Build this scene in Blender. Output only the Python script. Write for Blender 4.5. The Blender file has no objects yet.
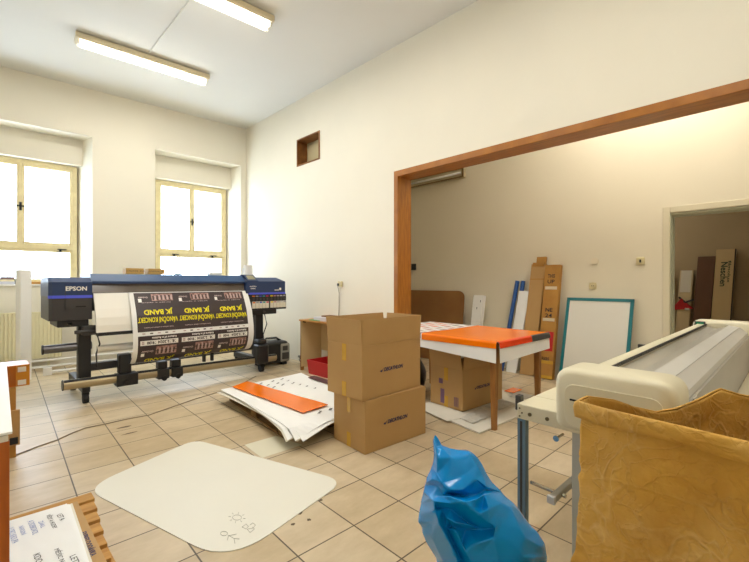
import bpy, bmesh, math, random
from mathutils import Vector, Matrix, noise
C = bpy.context.scene
COL = C.collection
random.seed(7)

# ------------------------------------------------------------------ camera, world, lights, exposure
FPX, U0, V0, HC = 394.0, 374.5, 282.5, 1.2475
TH = math.radians(45.7)
FW = Vector((math.sin(TH), math.cos(TH)))
RT = Vector((math.cos(TH), -math.sin(TH)))
cam = bpy.data.objects.new('camera', bpy.data.cameras.new('camera'))
COL.objects.link(cam)
cam.location = (0, 0, HC)
cam.rotation_euler = (math.pi/2, 0, -TH)
cam.data.sensor_width = 36
cam.data.lens = 36*FPX/749
cam.data.shift_y = (V0-281)/749
cam.data.clip_start = 0.02
C.camera = cam

C.view_settings.view_transform = 'Standard'
C.view_settings.look = 'None'
C.view_settings.gamma = 1
C.view_settings.use_curve_mapping = False
C.view_settings.exposure = 0.08

world = bpy.data.worlds.new('world'); C.world = world
world.use_nodes = True
bg = world.node_tree.nodes['Background']
bg.inputs['Color'].default_value = (0.70, 0.84, 1.0, 1)
bg.inputs['Strength'].default_value = 17.0

LAMP_POWER = 24.0          # each tube fixture of the front room
BACK_POWER = 34.0
LAMP_COLOR = (1.0, 0.975, 0.925)

def area_light(name, loc, sx, sy, power, color, rot=(0, 0, 0)):
    l = bpy.data.lights.new(name, 'AREA'); l.shape = 'RECTANGLE'; l.size = sx; l.size_y = sy
    l.energy = power; l.color = color
    o = bpy.data.objects.new(name, l); COL.objects.link(o); o.location = loc; o.rotation_euler = rot
    return o

# ------------------------------------------------------------------ helpers
def S(r, g, b):
    def f(c):
        c /= 255.0
        return c/12.92 if c <= 0.04045 else ((c+0.055)/1.055)**2.4
    return (f(r), f(g), f(b), 1)

def fl(u, v, z=0.0):
    d = FPX*(HC-z)/(v-V0); p = (FW+RT*((u-U0)/FPX))*d
    return Vector((p.x, p.y, z))
def onx(u, v, x):
    r = FW+RT*((u-U0)/FPX); d = x/r.x
    return Vector((x, r.y*d, HC+(V0-v)*d/FPX))

def mat(name, col, rough=0.5, metal=0.0, var=0.0, vscale=6.0, bump=0.0, bscale=40.0, col2=None, spec=0.5, stretch=None):
    m = bpy.data.materials.new(name); m.use_nodes = True
    nt = m.node_tree; b = nt.nodes['Principled BSDF']
    b.inputs['Base Color'].default_value = col
    b.inputs['Roughness'].default_value = rough
    b.inputs['Metallic'].default_value = metal
    b.inputs['Specular IOR Level'].default_value = spec
    if var or col2 or bump:
        tc = nt.nodes.new('ShaderNodeTexCoord'); mp = nt.nodes.new('ShaderNodeMapping')
        nt.links.new(tc.outputs['Object'], mp.inputs['Vector'])
        if stretch: mp.inputs['Scale'].default_value = stretch
    if var or col2:
        n = nt.nodes.new('ShaderNodeTexNoise'); n.inputs['Scale'].default_value = vscale; n.inputs['Detail'].default_value = 6
        nt.links.new(mp.outputs['Vector'], n.inputs['Vector'])
        r = nt.nodes.new('ShaderNodeValToRGB')
        r.color_ramp.elements[0].position = 0.3; r.color_ramp.elements[1].position = 0.7
        c2 = col2 or tuple(min(1, c*(1-var)) for c in col[:3])+(1,)
        r.color_ramp.elements[0].color = c2; r.color_ramp.elements[1].color = col
        nt.links.new(n.outputs['Fac'], r.inputs['Fac']); nt.links.new(r.outputs['Color'], b.inputs['Base Color'])
    if bump:
        n2 = nt.nodes.new('ShaderNodeTexNoise'); n2.inputs['Scale'].default_value = bscale; n2.inputs['Detail'].default_value = 5
        nt.links.new(mp.outputs['Vector'], n2.inputs['Vector'])
        bp = nt.nodes.new('ShaderNodeBump'); bp.inputs['Strength'].default_value = bump; bp.inputs['Distance'].default_value = 0.01
        nt.links.new(n2.outputs['Fac'], bp.inputs['Height']); nt.links.new(bp.outputs['Normal'], b.inputs['Normal'])
    return m

def emit(name, col, s):
    m = bpy.data.materials.new(name); m.use_nodes = True; b = m.node_tree.nodes['Principled BSDF']
    b.inputs['Base Color'].default_value = (0.8, 0.8, 0.8, 1)
    b.inputs['Emission Color'].default_value = col; b.inputs['Emission Strength'].default_value = s
    return m

def clear(name, tint, fac, rough=0.05):
    m = bpy.data.materials.new(name); m.use_nodes = True; nt = m.node_tree
    nt.nodes.remove(nt.nodes['Principled BSDF'])
    t = nt.nodes.new('ShaderNodeBsdfTransparent'); t.inputs['Color'].default_value = tint
    g = nt.nodes.new('ShaderNodeBsdfGlossy'); g.inputs['Roughness'].default_value = rough
    x = nt.nodes.new('ShaderNodeMixShader'); x.inputs['Fac'].default_value = fac
    nt.links.new(t.outputs[0], x.inputs[1]); nt.links.new(g.outputs[0], x.inputs[2])
    nt.links.new(x.outputs[0], nt.nodes['Material Output'].inputs['Surface'])
    return m

WM = {}
def wm(o): return WM.get(o.name, Matrix.Identity(4))

def thing(name, label, cat, loc=(0, 0, 0), rz=0.0, group=None, kind=None):
    o = bpy.data.objects.new(name, None); COL.objects.link(o)
    o.empty_display_size = 0.1
    o.location = loc; o.rotation_euler = (0, 0, rz)
    WM[o.name] = Matrix.Translation(Vector(loc)) @ Matrix.Rotation(rz, 4, 'Z')
    tag(o, label, cat, group, kind)
    return o
def tag(o, label=None, cat=None, group=None, kind=None):
    if label: o['label'] = label
    if cat: o['category'] = cat
    if group: o['group'] = group
    if kind: o['kind'] = kind
    return o

def obj(name, bm, mats, parent=None, smooth=False, local=False, base=True, label=None):
    """one mesh object from a bmesh in world coordinates (local=True: in the parent's)"""
    if not isinstance(mats, (list, tuple)): mats = [mats]
    me = bpy.data.meshes.new(name)
    if not bm._keep: bmesh.ops.recalc_face_normals(bm.bm, faces=bm.bm.faces)
    o = bpy.data.objects.new(name, me)
    if parent is not None:
        if not local: bm.bm.transform(wm(parent).inverted())
        o.parent = parent; WM[o.name] = wm(parent)
    elif base:
        xs = [v.co for v in bm.verts]
        c = Vector(((min(p.x for p in xs)+max(p.x for p in xs))/2, (min(p.y for p in xs)+max(p.y for p in xs))/2, min(p.z for p in xs)))
        bm.bm.transform(Matrix.Translation(-c)); o.location = c; WM[o.name] = Matrix.Translation(c)
    bm.bm.to_mesh(me); bm.bm.free()
    for m in mats: me.materials.append(m)
    if smooth: me.shade_smooth()
    COL.objects.link(o)
    if label: o['label'] = label
    return o
def struct(name, bm, mats, **k):
    o = obj(name, bm, mats, base=False, **k); o['kind'] = 'structure'; return o

class B:
    """collects shapes in one bmesh"""
    def __init__(s): s.bm = bmesh.new(); s.m = 0; s.M = None; s._keep = False
    @property
    def verts(s): return s.bm.verts
    @property
    def faces(s): return s.bm.faces
    def get(s, k): return s._keep
    def keep(s): s._keep = True; return s
    def _v(s, p):
        p = Vector(p)
        return s.bm.verts.new(s.M @ p if s.M else p)
    def face(s, pts):
        f = s.bm.faces.new([s._v(p) for p in pts]); f.material_index = s.m; return f
    def box(s, x0, x1, y0, y1, z0, z1, bev=0.0, seg=2):
        vs = [s._v((x, y, z)) for x in (x0, x1) for y in (y0, y1) for z in (z0, z1)]
        fs = []
        for q in ((0, 1, 3, 2), (4, 6, 7, 5), (0, 4, 5, 1), (2, 3, 7, 6), (0, 2, 6, 4), (1, 5, 7, 3)):
            f = s.bm.faces.new([vs[i] for i in q]); f.material_index = s.m; fs.append(f)
        if bev:
            es = list({e for f in fs for e in f.edges})
            r = bmesh.ops.bevel(s.bm, geom=es, offset=bev, segments=seg, profile=0.5, affect='EDGES', clamp_overlap=True)
            for f in r['faces']: f.material_index = s.m
        return s
    def prism(s, pts, z0, z1):
        """vertical prism over a plan outline"""
        return s.loft([[(x, y, z0) for x, y in pts], [(x, y, z1) for x, y in pts]])
    def loft(s, rings, cap=True, close=True):
        R = [[s._v(p) for p in r] for r in rings]
        n = len(R[0])
        for a, b in zip(R, R[1:]):
            for i in range(n if close else n-1):
                j = (i+1) % n
                f = s.bm.faces.new((a[i], a[j], b[j], b[i])); f.material_index = s.m
        if cap and close:
            for r in (R[0], R[-1]):
                f = s.bm.faces.new(r); f.material_index = s.m
        return s
    def cyl(s, p0, p1, r, n=16, r2=None):
        p0, p1 = Vector(p0), Vector(p1); d = (p1-p0).normalized()
        a = d.orthogonal().normalized(); b = d.cross(a); r2 = r if r2 is None else r2
        rg = lambda p, q: [p+(a*math.cos(t)+b*math.sin(t))*q for t in [2*math.pi*i/n for i in range(n)]]
        return s.loft([rg(p0, r), rg(p1, r2)])
    def tube(s, pts, r, n=8):
        pts = [Vector(p) for p in pts]; rings = []
        up = Vector((0, 0, 1))
        for i, p in enumerate(pts):
            d = (pts[min(i+1, len(pts)-1)]-pts[max(i-1, 0)]).normalized()
            a = d.cross(up)
            a = a.normalized() if a.length > 1e-3 else d.orthogonal().normalized()
            b = d.cross(a)
            rings.append([p+(a*math.cos(t)+b*math.sin(t))*r for t in [2*math.pi*k/n for k in range(n)]])
        return s.loft(rings)
    def sheet(s, grid, t=0.0):
        """grid of points [row][col]; t>0 gives it thickness below/behind along -normal later"""
        R = [[s._v(p) for p in r] for r in grid]
        for a, b in zip(R, R[1:]):
            for i in range(len(a)-1):
                f = s.bm.faces.new((a[i], a[i+1], b[i+1], b[i])); f.material_index = s.m
        return s
    def slab(s, pts, t):
        """closed plate from a 3d polygon (top face) pushed down by t"""
        return s.loft([[Vector(p) for p in pts], [Vector(p)-Vector((0, 0, t)) for p in pts]])
    def obb(s, o, ax, ay, az):
        """box from a corner and three edge vectors"""
        o, ax, ay, az = Vector(o), Vector(ax), Vector(ay), Vector(az)
        return s.loft([[o, o+ax, o+ax+ay, o+ay], [o+az, o+ax+az, o+ax+ay+az, o+ay+az]])

def solid(o, t, off=-1):
    md = o.modifiers.new('thickness', 'SOLIDIFY'); md.thickness = t; md.offset = off
    return o
def smooth_angle(o, deg=40):
    me = o.data; me.shade_smooth()
    b = bmesh.new(); b.from_mesh(me)
    for e in b.edges:
        if len(e.link_faces) == 2 and e.calc_face_angle(0) > math.radians(deg): e.smooth = False
    b.to_mesh(me); b.free(); return o

def dup(root, name=None, loc=None, rz=None, label=None, group=None):
    r = root.copy(); COL.objects.link(r)
    if loc is not None: r.location = loc
    if rz is not None: r.rotation_euler = (0, 0, rz)
    if label: r['label'] = label
    if group: r['group'] = group
    for ch in list(root.children):
        c = ch.copy(); COL.objects.link(c); c.parent = r
        for g in ch.children:
            d = g.copy(); COL.objects.link(d); d.parent = c
    return r

_tcache = {}
def text_geo(txt, bold=0.0, shear=0.0):
    """vertices and faces of a line of lettering, normalised to width 1, centred"""
    k = (txt, bold, shear)
    if k in _tcache: return _tcache[k]
    cu = bpy.data.curves.new('lettering', 'FONT'); cu.body = txt; cu.size = 1; cu.align_x = 'CENTER'; cu.align_y = 'CENTER'
    cu.offset = bold; cu.shear = shear; cu.resolution_u = 2
    o = bpy.data.objects.new('lettering', cu); COL.objects.link(o)
    dg = bpy.context.evaluated_depsgraph_get(); dg.update()
    me = bpy.data.meshes.new_from_object(o.evaluated_get(dg))
    vs = [v.co.copy() for v in me.vertices]; fs = [tuple(p.vertices) for p in me.polygons]
    bpy.data.objects.remove(o); bpy.data.curves.remove(cu); bpy.data.meshes.remove(me)
    if vs:
        x0 = min(v.x for v in vs); x1 = max(v.x for v in vs); y0 = min(v.y for v in vs); y1 = max(v.y for v in vs)
        w = x1-x0
        vs = [((v.x-(x0+x1)/2)/w, (v.y-(y0+y1)/2)/(y1-y0)) for v in vs]
    _tcache[k] = (vs, fs)
    return _tcache[k]
def put_text(b, txt, w, h, fn, bold=0.0, shear=0.0):
    """lettering of width w and height h; fn(a, c) maps plane coordinates to a point"""
    vs, fs = text_geo(txt, bold, shear)
    V = [b._v(fn(a*w, c*h)) for a, c in vs]
    for f in fs:
        try:
            q = b.bm.faces.new([V[i] for i in f]); q.material_index = b.m
        except ValueError: pass
def plane_fn(o, ax, ay):
    o, ax, ay = Vector(o), Vector(ax), Vector(ay)
    return lambda a, c: o+ax*a+ay*c

# ------------------------------------------------------------------ materials
M_wall = mat('cream_wall_paint', S(236, 230, 213), 0.9, var=0.04, vscale=1.2, bump=0.06, bscale=60)
M_wall_back = mat('back_room_wall_paint', S(234, 225, 202), 0.9, var=0.04, vscale=1.2, bump=0.06, bscale=60)
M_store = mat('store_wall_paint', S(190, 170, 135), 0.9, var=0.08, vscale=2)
M_ceil = mat('ceiling_paint', S(226, 224, 216), 0.95, var=0.03, vscale=1)
M_wood = mat('varnished_wood', S(178, 114, 36), 0.38, col2=S(146, 88, 22), vscale=5, bump=0.05, bscale=30, stretch=(8, 1, 1))
M_woodz = mat('varnished_wood_upright', S(196, 104, 24), 0.38, col2=S(160, 78, 14), vscale=5, bump=0.05, bscale=30, stretch=(8, 8, 0.6))
M_winframe = mat('window_frame_paint', S(238, 224, 178), 0.45, col2=S(222, 206, 158), vscale=12)
M_glass = clear('window_glass', (0.97, 0.98, 1, 1), 0.04)
M_black = mat('black_plastic', S(32, 32, 34), 0.45, var=0.2)
M_blackm = mat('black_matt', S(24, 24, 26), 0.7)
M_dgrey = mat('dark_grey_plastic', S(62, 60, 60), 0.5)
M_navy = mat('navy_plastic', S(36, 58, 100), 0.42, var=0.08)
M_navy2 = mat('blue_cover', S(54, 84, 126), 0.35, var=0.1, stretch=(1, 6, 6))
M_blueled = mat('blue_light_strip', S(84, 98, 230), 0.3)
M_chrome = mat('brushed_aluminium', S(205, 198, 182), 0.25, metal=0.9, var=0.1)
M_white = mat('white_plastic', S(240, 238, 232), 0.5)
M_paper = mat('white_paper', S(245, 245, 243), 0.7, var=0.02)
M_cream = mat('cream_board', S(228, 222, 206), 0.7, var=0.04)
M_card = mat('corrugated_card', S(190, 152, 98), 0.8, col2=S(183, 144, 90), vscale=3, bump=0.03, bscale=60)
M_card_in = mat('card_inside', S(170, 130, 80), 0.85, var=0.06)
M_card2 = mat('golden_card', S(190, 140, 66), 0.75, col2=S(170, 120, 52), vscale=5)
M_card3 = mat('brown_card', S(140, 100, 56), 0.8, col2=S(124, 86, 46), vscale=4)
M_tape = mat('amber_tape', S(212, 166, 66), 0.25, var=0.1)
M_ink = mat('dark_blue_print', S(58, 50, 84), 0.6)
M_inkblk = mat('black_print', S(40, 36, 40), 0.6)
M_inkblue = mat('blue_print', S(140, 158, 210), 0.6)
M_orange = mat('orange_film', S(255, 126, 0), 0.22, var=0.05, vscale=3)
M_redor = mat('red_orange_film', S(235, 70, 22), 0.25)
M_cable = mat('grey_cable', S(142, 126, 104), 0.5)
M_lamcream = mat('machine_cream', S(226, 218, 190), 0.42, var=0.02)
M_lamgrey = mat('machine_grey', S(208, 206, 200), 0.4, var=0.04, metal=0.1)
M_pallet = mat('raw_pallet_wood', S(206, 158, 84), 0.8, col2=S(176, 124, 60), vscale=6, bump=0.15, bscale=40, stretch=(1, 5, 5))
M_pallet2 = mat('aged_pallet_wood', S(160, 124, 74), 0.85, col2=S(120, 88, 48), vscale=8, bump=0.15, bscale=40)
M_legwood = mat('table_leg_wood', S(164, 114, 56), 0.5, col2=S(138, 90, 40), vscale=6, stretch=(8, 8, 1))
M_red = mat('red_plastic', S(190, 30, 36), 0.4)
M_alu_blue = mat('blue_grey_profile', S(104, 134, 154), 0.4, metal=0.0, var=0.08, stretch=(10, 10, 1))
M_switch = mat('aged_ivory_plastic', S(218, 204, 158), 0.45)

# floor tiles: square grid turned a little against the walls
def tile_mat():
    m = bpy.data.materials.new('beige_floor_tiles'); m.use_nodes = True; nt = m.node_tree; b = nt.nodes['Principled BSDF']
    T = 1/3
    tc = nt.nodes.new('ShaderNodeTexCoord'); mp = nt.nodes.new('ShaderNodeMapping'); mp.vector_type = 'TEXTURE'
    p = fl(398.6, 500.9)
    mp.inputs['Location'].default_value = (p.x, p.y, 0); mp.inputs['Rotation'].default_value = (0, 0, -math.radians(2.55))
    mp.inputs['Scale'].default_value = (T, T, T)
    nt.links.new(tc.outputs['Object'], mp.inputs['Vector'])
    br = nt.nodes.new('ShaderNodeTexBrick')
    br.offset = 0; br.squash = 1
    br.inputs['Scale'].default_value = 1
    br.inputs['Brick Width'].default_value = 1; br.inputs['Row Height'].default_value = 1
    br.inputs['Mortar Size'].default_value = 0.012; br.inputs['Mortar Smooth'].default_value = 0.15
    br.inputs['Color1'].default_value = S(214, 198, 170); br.inputs['Color2'].default_value = S(200, 181, 148)
    br.inputs['Mortar'].default_value = S(92, 80, 64)
    nt.links.new(mp.outputs['Vector'], br.inputs['Vector'])
    n = nt.nodes.new('ShaderNodeTexNoise'); n.inputs['Scale'].default_value = 1.6; n.inputs['Detail'].default_value = 8; n.inputs['Roughness'].default_value = 0.65
    mp2 = nt.nodes.new('ShaderNodeMapping'); mp2.inputs['Scale'].default_value = (2.2, 4.5, 1)
    nt.links.new(tc.outputs['Object'], mp2.inputs['Vector']); nt.links.new(mp2.outputs['Vector'], n.inputs['Vector'])
    r = nt.nodes.new('ShaderNodeValToRGB'); r.color_ramp.elements[0].position = 0.3; r.color_ramp.elements[1].position = 0.72
    r.color_ramp.elements[0].color = (0.74, 0.68, 0.58, 1); r.color_ramp.elements[1].color = (1.05, 1.03, 1.0, 1)
    nt.links.new(n.outputs['Fac'], r.inputs['Fac'])
    mx = nt.nodes.new('ShaderNodeMix'); mx.data_type = 'RGBA'; mx.blend_type = 'MULTIPLY'; mx.inputs[0].default_value = 0.75
    nt.links.new(br.outputs['Color'], mx.inputs[6]); nt.links.new(r.outputs['Color'], mx.inputs[7])
    nt.links.new(mx.outputs[2], b.inputs['Base Color'])
    b.inputs['Roughness'].default_value = 0.42; b.inputs['Specular IOR Level'].default_value = 0.4
    bp = nt.nodes.new('ShaderNodeBump'); bp.inputs['Strength'].default_value = 0.25; bp.inputs['Distance'].default_value = 0.004; bp.invert = True
    nt.links.new(br.outputs['Fac'], bp.inputs['Height'])
    bp2 = nt.nodes.new('ShaderNodeBump'); bp2.inputs['Strength'].default_value = 0.10; bp2.inputs['Distance'].default_value = 0.01
    nt.links.new(n.outputs['Fac'], bp2.inputs['Height']); nt.links.new(bp.outputs['Normal'], bp2.inputs['Normal'])
    nt.links.new(bp2.outputs['Normal'], b.inputs['Normal'])
    return m
M_tile = tile_mat()

# ------------------------------------------------------------------ the room shell
XW, XR, XB, H = 3.668, 3.90, 5.45, 4.17
XL, YN = -1.6, -1.5
OY1, OZ1 = 3.233, 2.62        # opening outer casing edge

b = B(); b.face([(XL, YN, 0), (7.4, YN, 0), (7.4, 8.6, 0), (XL, 8.6, 0)])
floor = struct('floor', b.keep(), M_tile)
b = B(); c4 = [fl(244.5, 445), fl(276, 436), fl(302, 445), fl(262, 458)]
b.slab([p+Vector((0, 0, 0.0015)) for p in c4], 0.0014)
obj('replaced_tile', b, mat('pale_replaced_tile', S(226, 220, 196), 0.35, var=0.04), floor, label='paler cream floor tile beside the pallet')
for k, (u, v, w_, h_) in enumerate(((124, 427, .10, .02), (130, 433, .12, .012), (300, 513, .03, .012), (309, 519.5, .02, .014), (293, 524, .025, .01), (321, 500, .02, .012), (319, 456, .05, .006))):
    p = fl(u, v, .0012); b = B(); rd = random.Random(k)
    b.slab([p+Vector((math.cos(a)*w_*rd.uniform(.35, .6), math.sin(a)*h_*rd.uniform(.5, 1.1), 0)) for a in [q*math.pi/5 for q in range(10)]], .001)
    obj('dirt_mark', b, mat('floor_dirt_%d' % k, S(104, 88, 68), .8), floor)
b = B(); b.box(XL-.1, XB+.2, YN-.1, 8.6, H, H+.1); struct('ceiling', b, M_ceil)

b = B()                                                     # wall with the wide opening and the small recess
b.box(XW, XR, OY1-.03, 4.7246, 0, H); b.box(XW, XR, 5.3226, 8.6, 0, H)
b.box(XW, XR, 4.7246, 5.3226, 0, 3.105); b.box(XW, XR, 4.7246, 5.3226, 3.537, H)
b.box(XW+.2, XR, 4.7246, 5.3226, 3.105, 3.537)
b.box(XW, XR, -.63, OY1-.03, OZ1-.03, H); b.box(XW, XR, YN, -.63, 0, H)
struct('wall_right', b, M_wall)
b = B(); b.box(XL-.1, XL, YN, 8.6, 0, H); struct('wall_left', b, M_wall)
b = B(); b.box(XL-.1, 7.4, YN-.1, YN, 0, H); struct('wall_near', b, M_wall)

# window wall, in its own frame: t along it (0 at the corner, negative to the left), n outwards
WC = Vector((3.668, 7.005)); WD = Vector((.9955, -.0945)); WN = Vector((.0945, .9955))
WMAT = Matrix(((WD.x, WN.x, 0, WC.x), (WD.y, WN.y, 0, WC.y), (0, 0, 1, 0), (0, 0, 0, 1)))
def WB():
    q = B(); q.M = WMAT; return q
for pier in ([(-2.39, 0), (-1.543, 0), (-1.43, .62), (-2.60, .62)], [(-6.2, 0), (-4.05, 0), (-3.86, .62), (-6.2, .62)], [(-.10, 0), (.30, 0), (.30, .62), (-.27, .62)]):
    b = WB(); b.prism(pier, 0, H); struct('wall_far', b, M_wall)
for t0, t1 in ((-4.05, -2.39), (-1.543, -.10)):
    b = WB(); b.box(t0-.02, t1+.02, 0.0005, .31, 3.455, H)
    b.box(t0-.02, t1+.02, .30, .62, 3.06, H); struct('wall_far', b, M_wall)
    b = WB(); b.box(t0-.02, t1+.02, .27, .62, 0, 1.195); struct('wall_far', b, M_wall)
b = WB(); b.box(-6.4, .6, .62, .7, 0, 1.15); b.box(-6.4, .6, .62, .7, 3.2, H)
# sills
for i, (t0, t1) in enumerate(((-4.0, -2.43), (-1.52, -.13))):
    q = WB(); q.box(t0, t1, .24, .40, 1.195, 1.222, .006); struct('trim_%d' % (i+3), q, M_white)
b.bm.free()

M_blind = bpy.data.materials.new('white_blind'); M_blind.use_nodes = True
_nt = M_blind.node_tree; _nt.nodes.remove(_nt.nodes['Principled BSDF'])
_t = _nt.nodes.new('ShaderNodeBsdfTranslucent'); _t.inputs['Color'].default_value = (0.9, 0.93, 0.97, 1)
_tr = _nt.nodes.new('ShaderNodeBsdfTransparent'); _x = _nt.nodes.new('ShaderNodeMixShader'); _x.inputs['Fac'].default_value = 0.35
_nt.links.new(_t.outputs[0], _x.inputs[1]); _nt.links.new(_tr.outputs[0], _x.inputs[2]); _nt.links.new(_x.outputs[0], _nt.nodes['Material Output'].inputs['Surface'])

def window(name, tl, tm, tr):
    w = thing(name, None, None, (WC.x+WD.x*tm+WN.x*.42, WC.y+WD.y*tm+WN.y*.42, 1.222), kind='structure')
    z0, zt0, zt1, z1 = 1.222, 1.745, 1.815, 3.05
    q = WB()
    q.box(tl, tl+.05, .40, .50, z0, z1, .004); q.box(tr-.05, tr, .40, .50, z0, z1, .004)
    q.box(tl+.05, tr-.05, .40, .50, z1-.05, z1, .004); q.box(tl+.05, tr-.05, .40, .50, z0, z0+.05, .004)
    q.box(tl+.05, tr-.05, .395, .50, zt0, zt1, .005)
    obj('frame', q, M_winframe, w)
    def sash(a0, a1, b0, b1, wd):
        q = WB()
        q.box(a0, a0+wd, .405, .45, b0, b1, .006); q.box(a1-wd, a1, .405, .45, b0, b1, .006)
        q.box(a0+wd, a1-wd, .405, .45, b1-wd, b1, .006); q.box(a0+wd, a1-wd, .405, .45, b0, b0+wd*.8, .006)
        so = obj('sash', q, M_winframe, w)
        q = WB(); q.box(a0+wd-.004, a1-wd+.004, .425, .430, b0+wd*.8-.004, b1-wd+.004)
        obj('pane', q, M_glass, so)
    sash(tl+.05, tm+.003, zt1, z1-.05, .045)
    sash(tm+.003, tr-.05, zt1, z1-.05, .045)
    sash(tl+.05, tr-.05, z0+.05, zt0, .04)
    q = WB(); q.box(tm-.018, tm+.022, .392, .406, zt1-.01, z1-.05, .004); obj('mullion_strip', q, M_winframe, w)
    zc = 2.36
    q = WB(); q.box(tm-.012, tm+.016, .384, .392, zc-.06, zc+.06, .003); q.box(tm-.055, tm+.06, .372, .384, zc-.008, zc+.012, .004)
    q.box(tm-.006, tm+.010, .372, .386, zc-.012, zc+.012); obj('handle', q, M_blackm, w)
    for tt in ((tl+.28, tr-.28) if name == 'window_2' else (tr-.22,)):
        q = WB(); q.box(tt-.02, tt+.09, .378, .395, zt0+.002, zt0+.016, .003); q.box(tt, tt+.03, .378, .396, zt0-.03, zt0+.01, .003)
        obj('latch', q, M_blackm, w)
    for zz in (zt1+.1, z1-.18):
        q = WB(); q.cyl((tr-.045, .398, zz), (tr-.045, .398, zz+.06), .008, 8); obj('hinge', q, M_winframe, w)
    # pale slatted blind behind the right sash
    q = WB(); n = 30
    zb0, zb1 = zt1+.06, z1-.09
    for k in range(n):
        z = zb0+(zb1-zb0)*k/n
        q.face([(tm+.05, .475+.004, z), (tr-.10, .475+.004, z-.0), (tr-.10, .475-.004, z+(zb1-zb0)/n*.96), (tm+.05, .475-.004, z+(zb1-zb0)/n*.96)])
    obj('blind', q.keep(), M_blind, w)
    return w
window('window_1', -3.875, -3.215, -2.555)
window('window_2', -1.46, -.86, -.235)
for tm, wd in ((-3.215, 1.3), (-.86, 1.2)):                # daylight entering through the panes
    p = WMAT @ Vector((tm, .56, 2.13))
    o = area_light('window_daylight', p, wd, 1.8, 10, (1, 1, 1), (-math.pi/2, 0, math.atan2(WD.y, WD.x)))
    o.data.cycles.is_portal = True

# wooden lining of the wide opening
b = B()
b.box(XW-.014, XW+.004, 3.168, OY1, 0, OZ1, .003)
b.box(XW-.014, XW+.004, -.66, 3.168, 2.55, OZ1, .003)
b.box(XW+.004, XR+.01, 3.172, OY1-.03, 0, OZ1-.03); b.box(XW+.004, XR+.01, -.63, 3.172, 2.552, OZ1-.03)
b.box(XR, XR+.014, 3.168, OY1, 0, OZ1, .003); b.box(XR, XR+.014, -.66, 3.168, 2.55, OZ1, .003)
b.box(XW-.014, XR+.014, -.66, -.595, 0, 2.55)
trim1 = struct('trim_1', b, M_wood)
b = B(); p = onx(396.8, 0, XW-.016)
# small recess lined with brown boards
n_ = tag(thing('wall_recess', 'square wood-lined recess high in the white wall', 'wall recess', (XW+.1, 5.02, 3.105)))
b = B(); y0, y1, z0, z1 = 4.7246, 5.3226, 3.105, 3.537
b.box(XW-.008, XW+.198, y1-.022, y1-.001, z0, z1); b.box(XW-.008, XW+.198, y0+.001, y0+.03, z0, z1)
b.box(XW-.008, XW+.198, y0+.03, y1-.022, z1-.02, z1-.001); b.box(XW-.008, XW+.198, y0+.03, y1-.022, z0+.001, z0+.02)
obj('frame', b, mat('recess_boards', S(150, 98, 44), 0.5, col2=S(110, 64, 24), vscale=9), n_)
b = B(); b.box(XW+.185, XW+.197, y0+.03, y1-.022, z0+.02, z1-.02); obj('back_panel', b, mat('recess_back', S(196, 184, 146), 0.8), n_)

# back room and the store behind its doorway
b = B()
b.box(XB, XB+.15, .72, 4.8, 0, H); b.box(XB, XB+.15, -.22, .72, 2.02, H); b.box(XB, XB+.15, YN, -.22, 0, H)
struct('wall_back', b, M_wall_back)
b = B(); b.box(XR, XB, 4.7, 4.8, 0, H); struct('wall_back_left', b, M_wall_back)
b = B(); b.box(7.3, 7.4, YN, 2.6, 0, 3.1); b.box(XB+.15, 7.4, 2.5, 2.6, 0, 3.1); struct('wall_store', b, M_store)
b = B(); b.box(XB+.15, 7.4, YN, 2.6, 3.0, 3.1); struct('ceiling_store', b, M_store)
M_casing = mat('casing_paint', S(222, 212, 184), 0.5); M_casing2 = mat('rebate_paint', S(194, 194, 168), 0.45)
b = B(); b.box(XB-.018, XB+.01, .71, .776, 0, 2.09, .005); b.box(XB-.018, XB+.01, -.29, .71, 2.022, 2.09, .005)
b.box(XB-.018, XB+.01, -.29, -.225, 0, 2.022, .005)
b.m = 1
b.box(XB+.0, XB+.16, .70, .722, 0, 2.022); b.box(XB+.0, XB+.16, -.22, .70, 2.0, 2.022); b.box(XB+.0, XB+.16, -.225, -.205, 0, 2.0)
b.box(XB+.05, XB+.065, .692, .70, 0, 2.0); b.box(XB+.05, XB+.065, -.2, .692, 1.992, 2.0)
b.box(XB+.10, XB+.13, .684, .70, 0, 2.0); b.box(XB+.10, XB+.13, -.2, .684, 1.984, 2.0)
struct('door_1', b, [M_casing, M_casing2])

# ------------------------------------------------------------------ ceiling lights
M_fix = mat('lamp_housing', S(226, 214, 180), 0.5)
M_tube = emit('lit_tube', (1.0, 0.93, 0.80, 1), 14)
M_refl = mat('lamp_reflector', S(245, 240, 225), 0.4)
def lamp(name, label, cx, cy, z, rz, power, cat='ceiling light', L=1.5):
    t = thing(name, label, cat, (cx, cy, z), rz, 'fluorescent ceiling lights' if cat == 'ceiling light' else None)
    b = B(); b.box(-L/2, L/2, -.10, .10, -.075, -.012, .006); b.box(-L/2+.2, L/2-.2, -.04, .04, -.012, 0)
    obj('housing', b, M_fix, t, local=True)
    b = B(); b.box(-L/2+.02, L/2-.02, -.085, .085, -.082, -.075); obj('reflector', b, M_refl, t, local=True)
    for y in (-.045, .045):
        b = B(); b.cyl((-L/2+.04, y, -.104), (L/2-.04, y, -.104), .016, 12); obj('tube', b, M_tube, t, local=True, smooth=True)
        for s in (-1, 1):
            b = B(); b.box(s*(L/2-.03)-.012, s*(L/2-.03)+.012, y-.015, y+.015, -.125, -.082); obj('lamp_holder', b, M_refl, t, local=True)
    a = area_light('tube_light', Vector((cx, cy, z-.13)), L-.1, .16, power, LAMP_COLOR, (0, 0, rz))
    return t
RZ = math.atan2(WD.y, WD.x)
lamp('fluorescent_light', 'lit twin-tube ceiling light nearer the windows', 1.60, 5.67, H, RZ, LAMP_POWER)
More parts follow.
